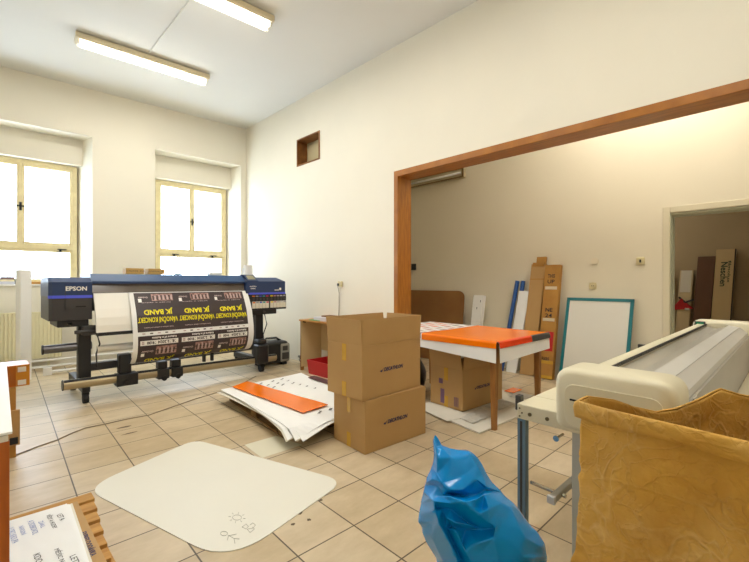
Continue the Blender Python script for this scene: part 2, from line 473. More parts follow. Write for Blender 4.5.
lamp('fluorescent_light', 'lit twin-tube ceiling light at the upper edge, farther from the windows', 1.58, 3.95, H, RZ, LAMP_POWER)
lamp('fluorescent_light', 'lit twin-tube ceiling light third from the windows', 1.58, 2.10, H, RZ, LAMP_POWER*.9)
lamp('fluorescent_light', 'lit twin-tube ceiling light farthest from the windows', 1.58, .20, H, RZ, LAMP_POWER*1.1)
lamp('fluorescent_light', 'lit twin-tube ceiling light of the back room', 4.65, .75, H, math.pi/2, BACK_POWER)
lamp('fluorescent_light', 'dim twin-tube fill light added out of view to brighten the store', 6.3, 1.6, 3.0, math.pi/2, 5.0, L=.9)  # added unseen lamp, lifts the otherwise nearly black store
b = B(); b.box(1.575, 1.595, 4.06, 5.57, H-.016, H, .004)
tag(obj('cable_conduit', b, M_ceil), 'thin white cable duct on the ceiling between the two lights', 'cable duct')
# unlit fitting on the back room wall
t = thing('wall_light', 'unlit long tube light fixed to the back room wall', 'wall light', (XB, 3.84, 2.9))
b = B(); b.box(XB-.075, XB, 3.31, 4.5, 2.905, 3.04, .004); obj('housing', b, mat('old_housing', S(206, 194, 160), 0.5), t)
b = B(); b.box(XB-.10, XB-.075, 3.30, 4.5, 2.895, 2.912); b.box(XB-.10, XB-.075, 3.30, 3.32, 2.912, 3.05); b.box(XB-.09, XB-.075, 3.32, 4.5, 3.03, 3.045)
obj('rim', b, mat('shaded_rim', S(120, 96, 56), 0.5), t)  # shadow at the fitting's rim painted in as dark brown
b = B(); b.cyl((XB-.095, 3.34, 2.965), (XB-.095, 4.48, 2.965), .016); obj('tube', b, M_white, t, smooth=True)

# ------------------------------------------------------------------ wall fittings
def plate(name, label, cat, x, y, z, w, h, m, parts=None):
    t = thing(name, label, cat, (x, y, z))
    b = B(); b.box(x-.012, x, y-w/2, y+w/2, z-h/2, z+h/2, .006, 3); obj('plate', b, m, t)
    if parts: parts(t)
    return t
t = thing('wall_socket', 'small ivory socket with a cord on the long white wall above the desk', 'socket', (XW, 4.243, 1.226))
b = B(); b.box(XW-.035, XW, 4.243-.04, 4.243+.035, 1.19, 1.265, .006); obj('plate', b, M_switch, t)
b = B(); b.box(XW-.05, XW-.03, 4.245, 4.275, 1.20, 1.235, .004); obj('plug', b, M_dgrey, t)
b = B(); b.tube([(XW-.045, 4.26, 1.2), (XW-.02, 4.262, 1.1), (XW-.012, 4.27, .95), (XW-.012, 4.28, .76)], .005, 6)
tag(obj('power_cord', b, M_cable), 'thin cord hanging from the ivory socket down to the desk', 'cord')
b = B(); b.cyl((XB, 1.467, 1.516), (XB-.010, 1.467, 1.516), .042, 24); tag(obj('blank_cover', b, mat('painted_cover', S(234, 222, 196), 0.6)), 'round painted cover disc on the back room wall above the socket', 'cover plate')
t = thing('wall_socket', 'old round wall socket above the teal-framed board', 'socket', (XB, 1.49, 1.204))
b = B(); b.cyl((XB, 1.49, 1.204), (XB-.012, 1.49, 1.204), .045, 24); b.box(XB-.01, XB, 1.45, 1.53, 1.165, 1.245, .004); obj('plate', b, M_switch, t)
b = B(); b.cyl((XB-.011, 1.49, 1.209), (XB-.020, 1.49, 1.209), .024, 20); obj('insert', b, M_switch, t)
for y in (1.48, 1.50):
    b = B(); b.cyl((XB-.0195, y, 1.206), (XB-.0215, y, 1.206), .005, 10); obj('pin_hole', b, M_blackm, t)
t = thing('light_switch', 'ivory rocker switch on the wall beside the store doorway', 'switch', (XB, .988, 1.498))
b = B(); b.box(XB-.014, XB, .945, 1.03, 1.455, 1.54, .012, 3); obj('plate', b, M_switch, t)
b = B(); b.box(XB-.019, XB-.013, .979, .997, 1.48, 1.515, .002); obj('rocker', b, M_blackm, t)
b = B(); b.box(XB-.03, XB, .935, 1.01, .47, .53, .004); b.box(XB-.034, XB-.03, .945, .97, .48, .52)
tag(obj('wall_socket', b, M_dgrey), 'black double socket low on the wall behind the long machine', 'socket')
b = B(); b.box(XR+.014, XR+.05, 3.155, 3.178, 1.33, 1.42, .004); b.bm.free()
b = B(); p = onx(414, 267, XB); b.box(XB-.03, XB, p.y-.05, p.y+.04, p.z-.055, p.z+.055, .005)
tag(obj('light_switch', b, M_blackm), 'black switch on the back room wall next to the wooden post', 'switch')

# ------------------------------------------------------------------ radiator and pipes under the left window
M_rad = mat('radiator_enamel', S(232, 224, 186), 0.4)
t = thing('radiator', 'pale yellow panel radiator under the left window', 'radiator', WMAT @ Vector((-3.35, .14, .15)))
b = WB()
t0, t1, nn = -3.82, -2.75, 26
prof = []
for i in range(nn):
    a = t0+(t1-t0)*i/nn; w_ = (t1-t0)/nn
    prof += [(a, .10), (a+w_*.55, .10), (a+w_*.65, .112), (a+w_*.9, .112)]
prof += [(t1, .10), (t1, .17), (t0, .17)]
b.prism(prof, .16, .815); obj('panel', b, M_rad, t)
b = WB(); b.box(t0-.005, t1+.005, .095, .175, .81, .825, .003); obj('top_grille', b, M_rad, t)
for tt in (-3.7, -2.9):
    b = WB(); b.box(tt-.015, tt+.015, .13, .15, 0, .17); obj('foot', b, M_rad, t)
for k, (off, zz) in enumerate(((-.04, .145), (-.05, .055))):
    b = WB(); b.tube([(-5.4, off, zz), (-2.0, off, zz), (-.6, off, zz+.004)], .016, 10)
    tag(obj('heating_pipe', b, M_white, smooth=True), ['upper white heating pipe along the foot of the window wall', 'lower white heating pipe along the foot of the window wall'][k], 'pipe', 'white heating pipes')
b = WB()
b = B(); p0, p1 = fl(49, 375, 0), fl(80, 371, 0)
b.cyl((p0.x, p0.y, .04), (p0.x+1.2, p0.y-.05, .04), .02, 12); b.box(p0.x-.06, p0.x+.03, p0.y-.03, p0.y+.03, 0, .10, .004)
tag(obj('white_bar', b, M_white), 'white bar with a square end lying on the floor behind the printer', 'bar')
# things on the sill
def sill_box(name, label, cat, ta, tb, z0, z1, m, o0=.26, o1=.36):
    b = WB(); b.box(ta, tb, o0, o1, z0, z1, .004); return tag(obj(name, b, m), label, cat)
t = thing('hole_punch', 'grey and brown office hole punch on the left window sill', 'hole punch', WMAT @ Vector((-3.36, .3, 1.222)))
b = WB(); b.box(-3.43, -3.27, .26, .36, 1.222, 1.262, .006); obj('base', b, mat('pale_grey', S(208, 210, 222), 0.5), t)
b = WB(); b.box(-3.425, -3.275, .27, .35, 1.29, 1.33, .01); obj('handle', b, mat('brown_grey', S(128, 104, 104), 0.5), t)
for tt in (-3.44, -3.27):
    b = WB(); b.box(tt-.004, tt+.014, .28, .34, 1.225, 1.30, .003); obj('arm', b, M_dgrey, t)
sill_box('small_box', 'small dark box at the outer left of the left window sill', 'box', -3.52, -3.46, 1.222, 1.255, M_dgrey)
sill_box('sill_card', 'dark upright card on the left window sill beside the white tube', 'card', -3.135, -3.12, 1.222, 1.345, M_dgrey, .28, .33)
sill_box('wooden_block', 'flat golden wooden block on the left window sill by the printer', 'block', -3.10, -2.98, 1.222, 1.262, M_card2)
b = B(); b.M = Matrix.Translation((.47, 6.70, 0)) @ Matrix.Rotation(.35, 4, 'Z')
b.box(-.06, .06, -.06, .06, 0, 1.41, .012, 3)
tag(obj('shipping_tube', b, M_white), 'tall white square tube standing below the left window', 'tube')
exec_printer = True

# ------------------------------------------------------------------ large format printer
PR = thing('large_format_printer', 'wide navy and black inkjet printer on a floor stand by the windows', 'printer', (1.86, 5.35, 0))
YF, YB = 4.98, 5.62
# left housing
b = B(); b.loft([[(.535, YF+.03, .865), (.56, YF, .865), (.884, YF, .865), (.884, YB, .865), (.535, YB, .865)],
                 [(.535, YF+.03, 1.105), (.56, YF, 1.105), (.884, YF, 1.105), (.884, YB, 1.105), (.535, YB, 1.105)]])
lh = obj('left_housing', b, mat('black_housing', S(58, 55, 56), 0.45), PR)
b = B(); b.loft([[(.533, YF+.03, 1.105), (.56, YF-.003, 1.105), (.884, YF-.003, 1.105), (.884, YB, 1.105), (.533, YB, 1.105)],
                 [(.533, YF+.03, 1.250), (.56, YF-.003, 1.250), (.884, YF-.003, 1.250), (.884, YB, 1.250), (.533, YB, 1.250)],
                 [(.54, YF+.12, 1.30), (.56, YF+.10, 1.30), (.884, YF+.10, 1.30), (.884, YB-.03, 1.30), (.54, YB-.03, 1.30)]])
obj('cover', b, M_navy, lh)
b = B(); b.loft([[(.531, YF+.03, z), (.56, YF-.006, z), (.886, YF-.006, z), (.886, YF+.05, z), (.531, YF+.05, z)] for z in (1.088, 1.118)])
obj('light_strip', b, M_blueled, lh)
b = B(); put_text(b, 'EPSON', .175, .045, plane_fn((.752, YF-.0065, 1.186), (1, 0, 0), (0, 0, 1)), .03); obj('logo_lettering', b, M_white, lh)
b = B(); b.box(.66, .878, YF-.006, YF, .985, 1.083); b.box(.66, .664, YF-.006, YF, .985, 1.22); obj('front_door', b, M_dgrey, lh)
b = B(); b.box(.745, .83, YF-.010, YF-.004, .995, 1.008); obj('door_grip', b, M_blackm, lh)
b = B(); b.box(.60, .86, YF+.02, YB-.1, .795, .866, .01); obj('waste_bottle_bay', b, M_black, PR)
b = B(); b.loft([[(.70+.02*math.cos(a)*s, YF+.005+.01, .83+.012*math.sin(a)) for a in [2*math.pi*k/10 for k in range(10)]] for s in (1, .6)]); obj('bay_catch', b, M_white, PR)
# main carriage body
b = B()
b.loft([[(x, YF+.02, 1.235), (x, YF+.02, 1.262), (x, YF+.10, 1.34), (x, YB-.05, 1.35), (x, YB, 1.28), (x, YB, 1.10), (x, YF+.10, 1.10), (x, YF+.06, 1.235)] for x in (.884, 2.60)])
obj('top_cover', b, M_navy2, PR)
b = B(); b.box(.884, 2.60, YF+.012, YF+.022, 1.236, 1.256); obj('cover_edge', b, M_navy, PR)
b = B(); b.loft([[(x, YF+.03, 1.14), (x, YF+.055, 1.235), (x, YF+.075, 1.235), (x, YF+.05, 1.14)] for x in (.884, 2.60)])
obj('front_window', b, mat('smoked_window', S(122, 112, 104), 0.15, col2=S(100, 92, 86), vscale=3), PR)
b = B(); b.box(.884, 2.60, YF+.03, YB-.02, .95, 1.14); obj('platen', b, M_black, PR)
# drying slope below the platen
def slope(s):     # arc from platen to lower edge
    pass
sl = [(5.005, 1.135), (4.965, 1.06), (4.92, .97), (4.885, .88), (4.865, .80), (4.858, .73)]
b = B(); b.loft([[(x, y, z) for y, z in sl]+[(x, y+.03, z) for y, z in reversed(sl)] for x in (.90, 2.60)])
obj('drying_slope', b, mat('pale_heater_plate', S(246, 243, 234), 0.4), PR)
b = B(); b.box(.91, 2.59, 4.855, 4.95, .695, .73); obj('slope_edge', b, M_black, PR)
# ink unit on the right
b = B(); b.loft([[(2.60, YF-.03, 1.10), (3.205, YF-.03, 1.10), (3.205, YB, 1.10), (2.60, YB, 1.10)],
                 [(2.60, YF-.03, 1.262), (3.205, YF-.03, 1.262), (3.205, YB, 1.262), (2.60, YB, 1.262)],
                 [(2.62, YF+.08, 1.318), (3.12, YF+.08, 1.318), (3.12, YB-.05, 1.318), (2.62, YB-.05, 1.318)]])
rh = obj('right_housing', b, M_navy, PR)
b = B(); b.loft([[(2.615, YF-.034, 1.14), (2.775, YF-.034, 1.14), (2.775, YF+.06, 1.14), (2.615, YF+.06, 1.14)],
                 [(2.615, YF-.034, 1.27), (2.775, YF-.034, 1.27), (2.775, YF+.06, 1.27), (2.615, YF+.06, 1.27)],
                 [(2.60, YF+.06, 1.355), (2.745, YF+.06, 1.355), (2.745, YF+.16, 1.355), (2.60, YF+.16, 1.355)]])
cp = obj('control_panel', b, M_navy, rh)
b = B(); b.face([(2.63, YF-.02, 1.29), (2.745, YF-.02, 1.29), (2.73, YF+.046, 1.345), (2.625, YF+.046, 1.345)]); obj('display', b.keep(), mat('display_glass', S(150, 146, 120), 0.1), rh)
b = B(); put_text(b, 'SureColor', .10, .018, plane_fn((2.693, YF-.036, 1.195), (1, 0, 0), (0, 0, 1)), .02); put_text(b, 'S40600', .07, .016, plane_fn((2.693, YF-.036, 1.165), (1, 0, 0), (0, 0, 1)), .02)
obj('model_lettering', b, M_white, rh)
b = B(); b.cyl((3.12, YF-.032, 1.155), (3.12, YF-.036, 1.155), .018, 12); b.box(3.03, 3.10, YF-.034, YF-.03, 1.135, 1.145); obj('badge', b, M_white, rh)
b = B(); b.box(2.64, 3.207, YF-.036, YF+.02, 1.082, 1.108, .003); obj('light_strip', b, M_blueled, rh)
b = B(); b.box(2.64, 3.23, YF-.02, YB-.05, .865, 1.083, .006); ib = obj('ink_bay', b, M_black, PR)
cols = [S(230, 120, 30), S(150, 150, 150), S(70, 90, 190), S(60, 160, 150), S(200, 40, 90), S(240, 210, 30), S(190, 130, 130), S(180, 170, 170), S(200, 200, 200), S(170, 170, 175)]
for k in range(10):
    x0 = 2.685+k*.052+(.018 if k > 4 else 0)
    b = B(); b.box(x0, x0+.046, YF-.032, YF-.018, .89, .985, .003)
    for_m = [M_cream, bpy.data.materials.get('ink_mark_%d' % k) or mat('ink_mark_%d' % k, cols[k], 0.4), M_dgrey]
    b.m = 1; b.box(x0+.006, x0+.04, YF-.035, YF-.030, .962, .982); b.box(x0+.004, x0+.042, YF-.024, YF-.018, 1.050, 1.066)
    b.m = 2; b.box(x0+.012, x0+.036, YF-.028, YF-.018, 1.0, 1.035)
    obj('ink_cartridge', b, for_m, ib)
b = B(); b.box(2.70, 3.08, YF+.0, YB-.1, .80, .866, .006); obj('ink_drawer', b, M_black, PR)
b = B(); b.cyl((2.88, YF+.0, .838), (2.88, YF-.015, .838), .018, 12); obj('drawer_lock', b, M_dgrey, PR)
# stand
for x in (.83, 2.84):
    b = B(); b.box(x-.055, x+.055, 5.03, 5.13, .20, .80, .004); obj('post', b, M_black, PR)
    b = B(); b.box(x-.035, x+.035, 4.95, 5.75, .115, .20, .006); ft = obj('foot', b, M_black, PR)
    for y in (4.99, 5.70):
        b = B(); b.cyl((x-.024, y, .05), (x+.024, y, .05), .05, 16); b.box(x-.03, x+.03, y-.02, y+.02, .085, .118); obj('castor', b, M_blackm, ft)
b = B(); b.box(.9, 2.79, 5.12, 5.18, .30, .38); obj('cross_beam', b, M_dgrey, PR)
# take-up tube along the front and its clamps
b = B(); b.cyl((.64, 4.955, .222), (3.06, 4.985, .172), .050, 24); tk = obj('take_up_tube', b, mat('tube_aluminium', S(176, 160, 128), .42, metal=.55), PR, smooth=True)
smooth_angle(tk)
b = B(); b.loft([[(x, y-.042, z+.024), (x, y-.028, z+.036), (x, y-.018, z+.052), (x, y-.034, z+.042)] for x, y, z in ((.645, 4.955, .222), (3.055, 4.985, .172))]); obj('tube_groove', b, M_blackm, tk)
b = B(); b.cyl((.632, 4.955, .222), (.642, 4.955, .222), .053, 20); obj('tube_cap', b, M_dgrey, tk)
b = B(); b.cyl((.50, 5.10, .575), (.90, 5.10, .58), .042, 20); sp = obj('spindle', b, mat('spindle_metal', S(110, 108, 110), 0.3, metal=0.8), PR); smooth_angle(sp)
b = B(); b.cyl((.492, 5.10, .575), (.505, 5.10, .575), .048, 20); obj('spindle_cap', b, M_black, sp)
b = B(); b.cyl((.93, 4.99, .545), (2.62, 5.0, .55), .038, 20); rl = obj('paper_core', b, M_cream, PR); smooth_angle(rl)
b = B(); b.box(1.09, 1.29, 4.89, 5.03, .13, .26, .008); b.box(1.115, 1.235, 4.93, 5.03, .26, .47, .012); obj('roll_clamp', b, M_black, PR)
b = B(); b.cyl((1.18, 4.88, .17), (1.18, 4.86, .17), .03, 12); obj('clamp_knob', b, M_blackm, PR)
b = B(); b.box(2.715, 2.88, 4.84, 5.0, .13, .40, .03, 3); b.box(2.73, 2.865, 4.86, 5.0, .40, .47, .03, 3); obj('take_up_motor', b, M_black, PR)
for x in (1.55, 1.70):
    b = B(); b.box(x-.06, x+.06, 4.885, 5.02, .14, .25, .008); b.box(x-.05, x+.05, 4.92, 5.02, .25, .335, .010); obj('roll_clamp', b, M_black, PR)
    b = B(); b.cyl((x, 4.885, .15), (x, 4.865, .15), .028, 12); obj('clamp_knob', b, M_blackm, PR)
for x in (2.03, 2.13):
    b = B(); b.box(x-.018, x+.018, 4.93, 4.97, .26, .40, .008); obj('guide_arm', b, M_black, PR)
b = B()
b.box(.80, .93, 4.97, 5.05, .70, .80, .01); b.cyl((.78, 4.98, .74), (.95, 4.98, .74), .02, 10); b.box(.74, .80, 4.97, 5.02, .72, .755, .005)
obj('roll_lever', b, M_dgrey, PR)
b = B(); b.tube([(2.90, 5.0, .80), (2.93, 4.99, .66), (2.88, 5.0, .52), (2.90, 5.02, .42)], .008, 8); obj('hose', b, M_black, PR)
b = B(); b.tube([(.93, 4.99, .70), (.95, 4.97, .60), (.92, 4.98, .50), (.93, 5.0, .36)], .008, 8); obj('hose', b, M_black, PR)

# the printed sheet coming out of it
pp = [(4.985, 1.137), (4.940, 1.06), (4.890, .97), (4.850, .88), (4.825, .78), (4.805, .68), (4.800, .58), (4.815, .49), (4.850, .42), (4.90, .37), (4.97, .345)]
cum = [0.0]
for (a, c), (d, e) in zip(pp, pp[1:]): cum.append(cum[-1]+math.hypot(d-a, e-c))
SL = cum[-1]
def on_sheet(x, s, off=0.0):
    s = max(0, min(SL-1e-4, s))
    i = max(k for k in range(len(cum)-1) if cum[k] <= s)
    f = (s-cum[i])/(cum[i+1]-cum[i])
    (a, c), (d, e) = pp[i], pp[i+1]
    nrm = Vector((0, -(c-e), -(a-d)*-1)).normalized()
    ty, tz = (d-a), (e-c); L_ = math.hypot(ty, tz); ny, nz = tz/L_, -ty/L_     # towards the viewer
    if ny > 0: ny, nz = -ny, -nz
    return Vector((x, a+(d-a)*f+ny*off, c+(e-c)*f+nz*off))
M_pdark = mat('poster_dark', S(62, 50, 52), 0.35, var=0.1); M_pbrown = mat('poster_brown', S(200, 160, 150), 0.4, col2=S(96, 60, 52), vscale=34)
M_pyel = mat('poster_yellow', S(246, 232, 10), 0.4); M_pgrey = mat('poster_small_print', S(196, 176, 172), 0.5)
ps = thing('printed_banner', 'glossy concert posters printed on the sheet hanging from the printer', 'printed banner', (1.89, 4.85, .345))
NS = 36
b = B(); b.sheet([[on_sheet(x, SL*k/NS) for x in (1.215, 2.625)] for k in range(NS+1)])
o = obj('paper_sheet', b.keep(), M_paper, ps, smooth=True)
b = B(); mats = [M_pdark, M_pbrown, M_pyel, M_white, M_pgrey]
X0, X1 = 1.262, 2.548; CW = (X1-X0)/3
def strip(x0, x1, s0, s1, off, m):
    n = max(1, int((s1-s0)/.025)); b.m = m
    b.sheet([[on_sheet(x0, s0+(s1-s0)*k/n, off), on_sheet(x1, s0+(s1-s0)*k/n, off)] for k in range(n+1)])
def ptext(txt, cx, cs, w, h, m, bold=.03):
    b.m = m; put_text(b, txt, w, h, lambda a, c: on_sheet(cx-a, cs+c, .004), bold)     # upside-down print
strip(X0, X1, .01, .47, .002, 0); strip(X0, X1, .515, SL-.02, .002, 0)
for k in range(3):
    cx = X0+CW*(k+.5); rx = random.Random(k)
    def xx(f): return X0+CW*(k+f)
    strip(xx(.40), xx(.93), .025, .115, .0035, 1)               # band photograph
    for q in range(10): strip(xx(.43+q*.05), xx(.46+q*.05), .035+.02*rx.random(), .105, .0045, 4 if q % 2 else 0)
    ptext('Orchestr', xx(.2), .07, .10, .022, 4); ptext('hraje a zpívá', xx(.5), .135, .3, .012, 4)
    strip(xx(.08), xx(.16), .085, .13, .0035, 3)
    ptext('JK BAND', xx(.52), .245, CW*.70, .080, 2, .03)
    ptext('VÁNOČNÍ KONCERT', xx(.50), .350, CW*.96, .078, 2, .025)
    ptext('host večera a sólisté orchestru', xx(.5), .428, CW*.7, .014, 4)
    for q in range(5): strip(xx(.1+q*.18), xx(.17+q*.18), .485, .497, .002, 0 if q % 2 else 4)
    ptext('Kulturní dům Radnice', xx(.62), .545, CW*.6, .026, 3, .04)
    strip(xx(.05), xx(.96), .567, .62, .0035, 3)
    b.m = 0; ptext('18.12.2024 19:00', xx(.55), .593, CW*.7, .034, 0, .04); strip(xx(.08), xx(.14), .575, .61, .005, 4)
    strip(xx(.42), xx(.93), .64, .74, .0035, 1)
    for q in range(9): strip(xx(.45+q*.05), xx(.48+q*.05), .65+.02*rx.random(), .73, .0045, 4 if q % 2 else 0)
    ptext('Orchestr', xx(.22), .69, .12, .024, 4); strip(xx(.08), xx(.16), .71, .75, .0035, 3)
    ptext('JK BAND', xx(.55), .81, CW*.72, .075, 2, .03)
o2 = obj('poster_print', b.keep(), mats, ps)
# things on top of the printer
def pbox(name, label, cat, x0, x1, y0, y1, z0, z1, m, **k):
    b = B(); b.box(x0, x1, y0, y1, z0, z1, .003); return tag(obj(name, b, m), label, cat, **k)
for k, (x0, x1) in enumerate(((1.275, 1.465), (1.515, 1.70))):
    t = thing('cardboard_box', ['left small flat brown box on top of the printer', 'right small flat brown box on top of the printer'][k], 'box', ((x0+x1)/2, 5.40, 1.348), group='flat boxes on the printer')
    b = B(); b.box(x0, x1, 5.33, 5.47, 1.349, 1.418, .003); obj('body', b, mat('flat_box_card_%d' % k, S(206, 164, 92), .7), t)
    b = B(); put_text(b, 'ULTRACHROME', .12, .014, plane_fn(((x0+x1)/2-.03, 5.3285, 1.385), (1, 0, 0), (0, 0, 1))); put_text(b, 'INK', .05, .014, plane_fn(((x0+x1)/2+.08, 5.3285, 1.385), (1, 0, 0), (0, 0, 1)))
    obj('printed_lettering', b, M_inkblk, t)
b = B(); b.cyl((2.84, 5.36, 1.318), (2.84, 5.36, 1.50), .062, 24); o = tag(obj('paper_roll', b, M_white), 'white paper roll standing on the right end of the printer', 'paper roll'); smooth_angle(o)
b = B(); b.box(2.70, 2.775, 5.33, 5.42, 1.318, 1.36, .004); b.tube([(2.755, 5.37, 1.36), (2.765, 5.37, 1.42), (2.77, 5.37, 1.455)], .008, 8)
tag(obj('brush', b, mat('pale_brush', S(215, 215, 218), 0.5)), 'pale brush with upright handle beside the white paper roll on the printer', 'brush')
b = B(); b.box(2.28, 2.45, 5.36, 5.46, 1.347, 1.385, .006); tag(obj('tissue_pack', b, M_white), 'low white pack lying on the printer below the right window', 'pack')
b = B(); b.loft([[(1.88+.05*math.cos(a)*s, 5.4+.05*math.sin(a)*s, z) for a in [k*math.pi/5 for k in range(10)]] for s, z in ((1, 1.348), (1, 1.362), (.4, 1.37))]); tag(obj('green_cloth', b, mat('green_cloth', S(50, 110, 90), 0.8)), 'crumpled green cloth on the printer top', 'cloth')
b = B(); b.M = Matrix.Translation((0, 0, 0)); z = 1.31
b.slab([(2.12, 5.045, 1.292), (2.50, 5.045, 1.292), (2.50, 5.06, 1.306), (2.12, 5.06, 1.306)], .002); tag(obj('paper_strip', b, M_paper), 'narrow white paper strip on the front slope of the printer cover', 'paper strip')

# black case and cable tangle on the floor by the wall
t = thing('equipment_case', 'black rounded portable unit with grey end on the floor by the wall', 'equipment case', (3.25, 5.33, 0))
ang = math.radians(-8)
def CM(x, y): return Matrix.Translation((x, y, 0)) @ Matrix.Rotation(ang, 4, 'Z')
b = B(); b.M = CM(3.22, 5.32); b.box(-.28, .20, -.16, .16, .03, .36, .05, 4); obj('body', b, M_black, t, smooth=False)
b = B(); b.M = CM(3.22, 5.32); b.box(.05, .215, -.17, .15, .05, .33, .03, 3); obj('end_panel', b, mat('case_grey', S(150, 148, 140), 0.45), t)
b = B(); b.M = CM(3.22, 5.32); b.box(.09, .17, -.175, -.165, .22, .29, .003); b.box(.08, .19, -.175, -.165, .09, .19, .003); obj('vent', b, M_dgrey, t)
b = B(); b.M = CM(3.22, 5.32); b.tube([(-.15, 0, .355), (-.10, 0, .40), (.06, 0, .40), (.12, 0, .355)], .016, 8); obj('handle', b, M_black, t)
b = B(); b.M = CM(3.22, 5.32)
for x in (-.2, .15): b.box(x-.03, x+.03, -.12, .12, 0, .035)
obj('foot', b, M_blackm, t)
rr = random.Random(3); pts = []
for k in range(46):
    a = k*.9; pts.append((3.52+.055*math.cos(a)+rr.uniform(-.02, .02), 4.95+.09*math.sin(a*1.1)+rr.uniform(-.02, .02), .02+.12*abs(math.sin(k*.37))))
b = B(); b.tube(pts, .007, 6); tag(obj('cable_tangle', b, mat('grey_green_cable', S(96, 98, 90), 0.5), smooth=True), 'tangle of grey cable on the floor between case and desk', 'cable')
px = [(16, 455), (36, 447), (57, 440), (72, 433), (85, 428), (105, 424), (127, 419), (149, 415), (172, 407), (195, 399), (222, 391), (245, 382), (256, 376)]
b = B(); b.tube([fl(u, v, .0045) for u, v in px], .0042, 6)
tag(obj('floor_cable', b, M_cable, smooth=True), 'grey cable running across the tiles towards the printer', 'cable')

# ------------------------------------------------------------------ desk against the right wall
t = thing('desk', 'beech-edged beige desk with open front against the white wall', 'desk', (3.47, 4.0, 0))
M_beech = mat('beech_edge', S(206, 150, 82), 0.45, col2=S(190, 132, 66), vscale=6); M_melam = mat('beige_melamine', S(218, 196, 146), 0.5)
DX, DY0, DY1 = 3.28, 3.36, 4.70
b = B(); b.box(DX-.01, XW-.005, DY0, DY1, .70, .722, .003); obj('top', b, M_beech, t)
for y in (DY0+.02, DY1-.04):
    b = B(); b.box(DX+.003, XW-.02, y, y+.018, .03, .70); sp_ = obj('side_panel', b, M_melam, t)
    b = B(); b.box(DX, DX+.003, y, y+.018, .03, .70); obj('edge_band', b, M_legwood, sp_)
    b = B(); b.box(DX+.0, DX+.05, y-.003, y+.02, 0, .05, .003); b.box(DX+.2, DX+.25, y-.003, y+.02, 0, .05, .003); obj('foot', b, M_legwood, sp_)
b = B(); b.box(XW-.03, XW-.02, DY0+.04, DY1-.04, .25, .70); obj('back_panel', b, M_melam, t)
b = B(); b.box(DX+.02, DX+.04, 4.60, 4.65, .68, .70); obj('bracket', b, M_blackm, t)
t = thing('plastic_crate', 'red open crate on the floor under the desk', 'crate', (3.38, 4.16, 0))
b = B(); x0, x1, y0, y1 = 3.24, 3.58, 3.92, 4.42
b.loft([[(x0, y0, 0), (x1, y0, 0), (x1, y1, 0), (x0, y1, 0)], [(x0-.02, y0-.02, .19), (x1+.02, y0-.02, .19), (x1+.02, y1+.02, .19), (x0-.02, y1+.02, .19)],
        [(x0-.0, y0-.0, .19), (x1+.0, y0-.0, .19), (x1+.0, y1+.0, .19), (x0, y1, .19)], [(x0+.02, y0+.02, .02), (x1-.02, y0+.02, .02), (x1-.02, y1-.02, .02), (x0+.02, y1-.02, .02)]])
obj('body', b, M_red, t)
b = B(); b.box(3.15, 3.24, 3.70, 3.84, 0, .14, .01); tag(obj('yellow_carton', b, M_card2), 'small yellow carton on the floor in front of the desk beside the red crate', 'box')
t = thing('paper_stack', 'white and pale violet paper stack on the desk top', 'paper stack', (3.47, 4.2, .722))
b = B(); b.box(3.32, 3.60, 3.95, 4.42, .722, .772, .003); obj('sheets', b, mat('pale_violet_paper', S(226, 222, 230), 0.6), t)
b = B(); b.box(3.40, 3.55, 4.12, 4.35, .772, .790, .004); obj('brown_cover', b, M_card3, t)
b = B(); b.box(3.30, 3.46, 4.28, 4.50, .722, .730); tag(obj('green_folder', b, mat('green_plastic', S(70, 170, 110), 0.4)), 'thin green folder sticking out under the papers on the desk', 'folder')

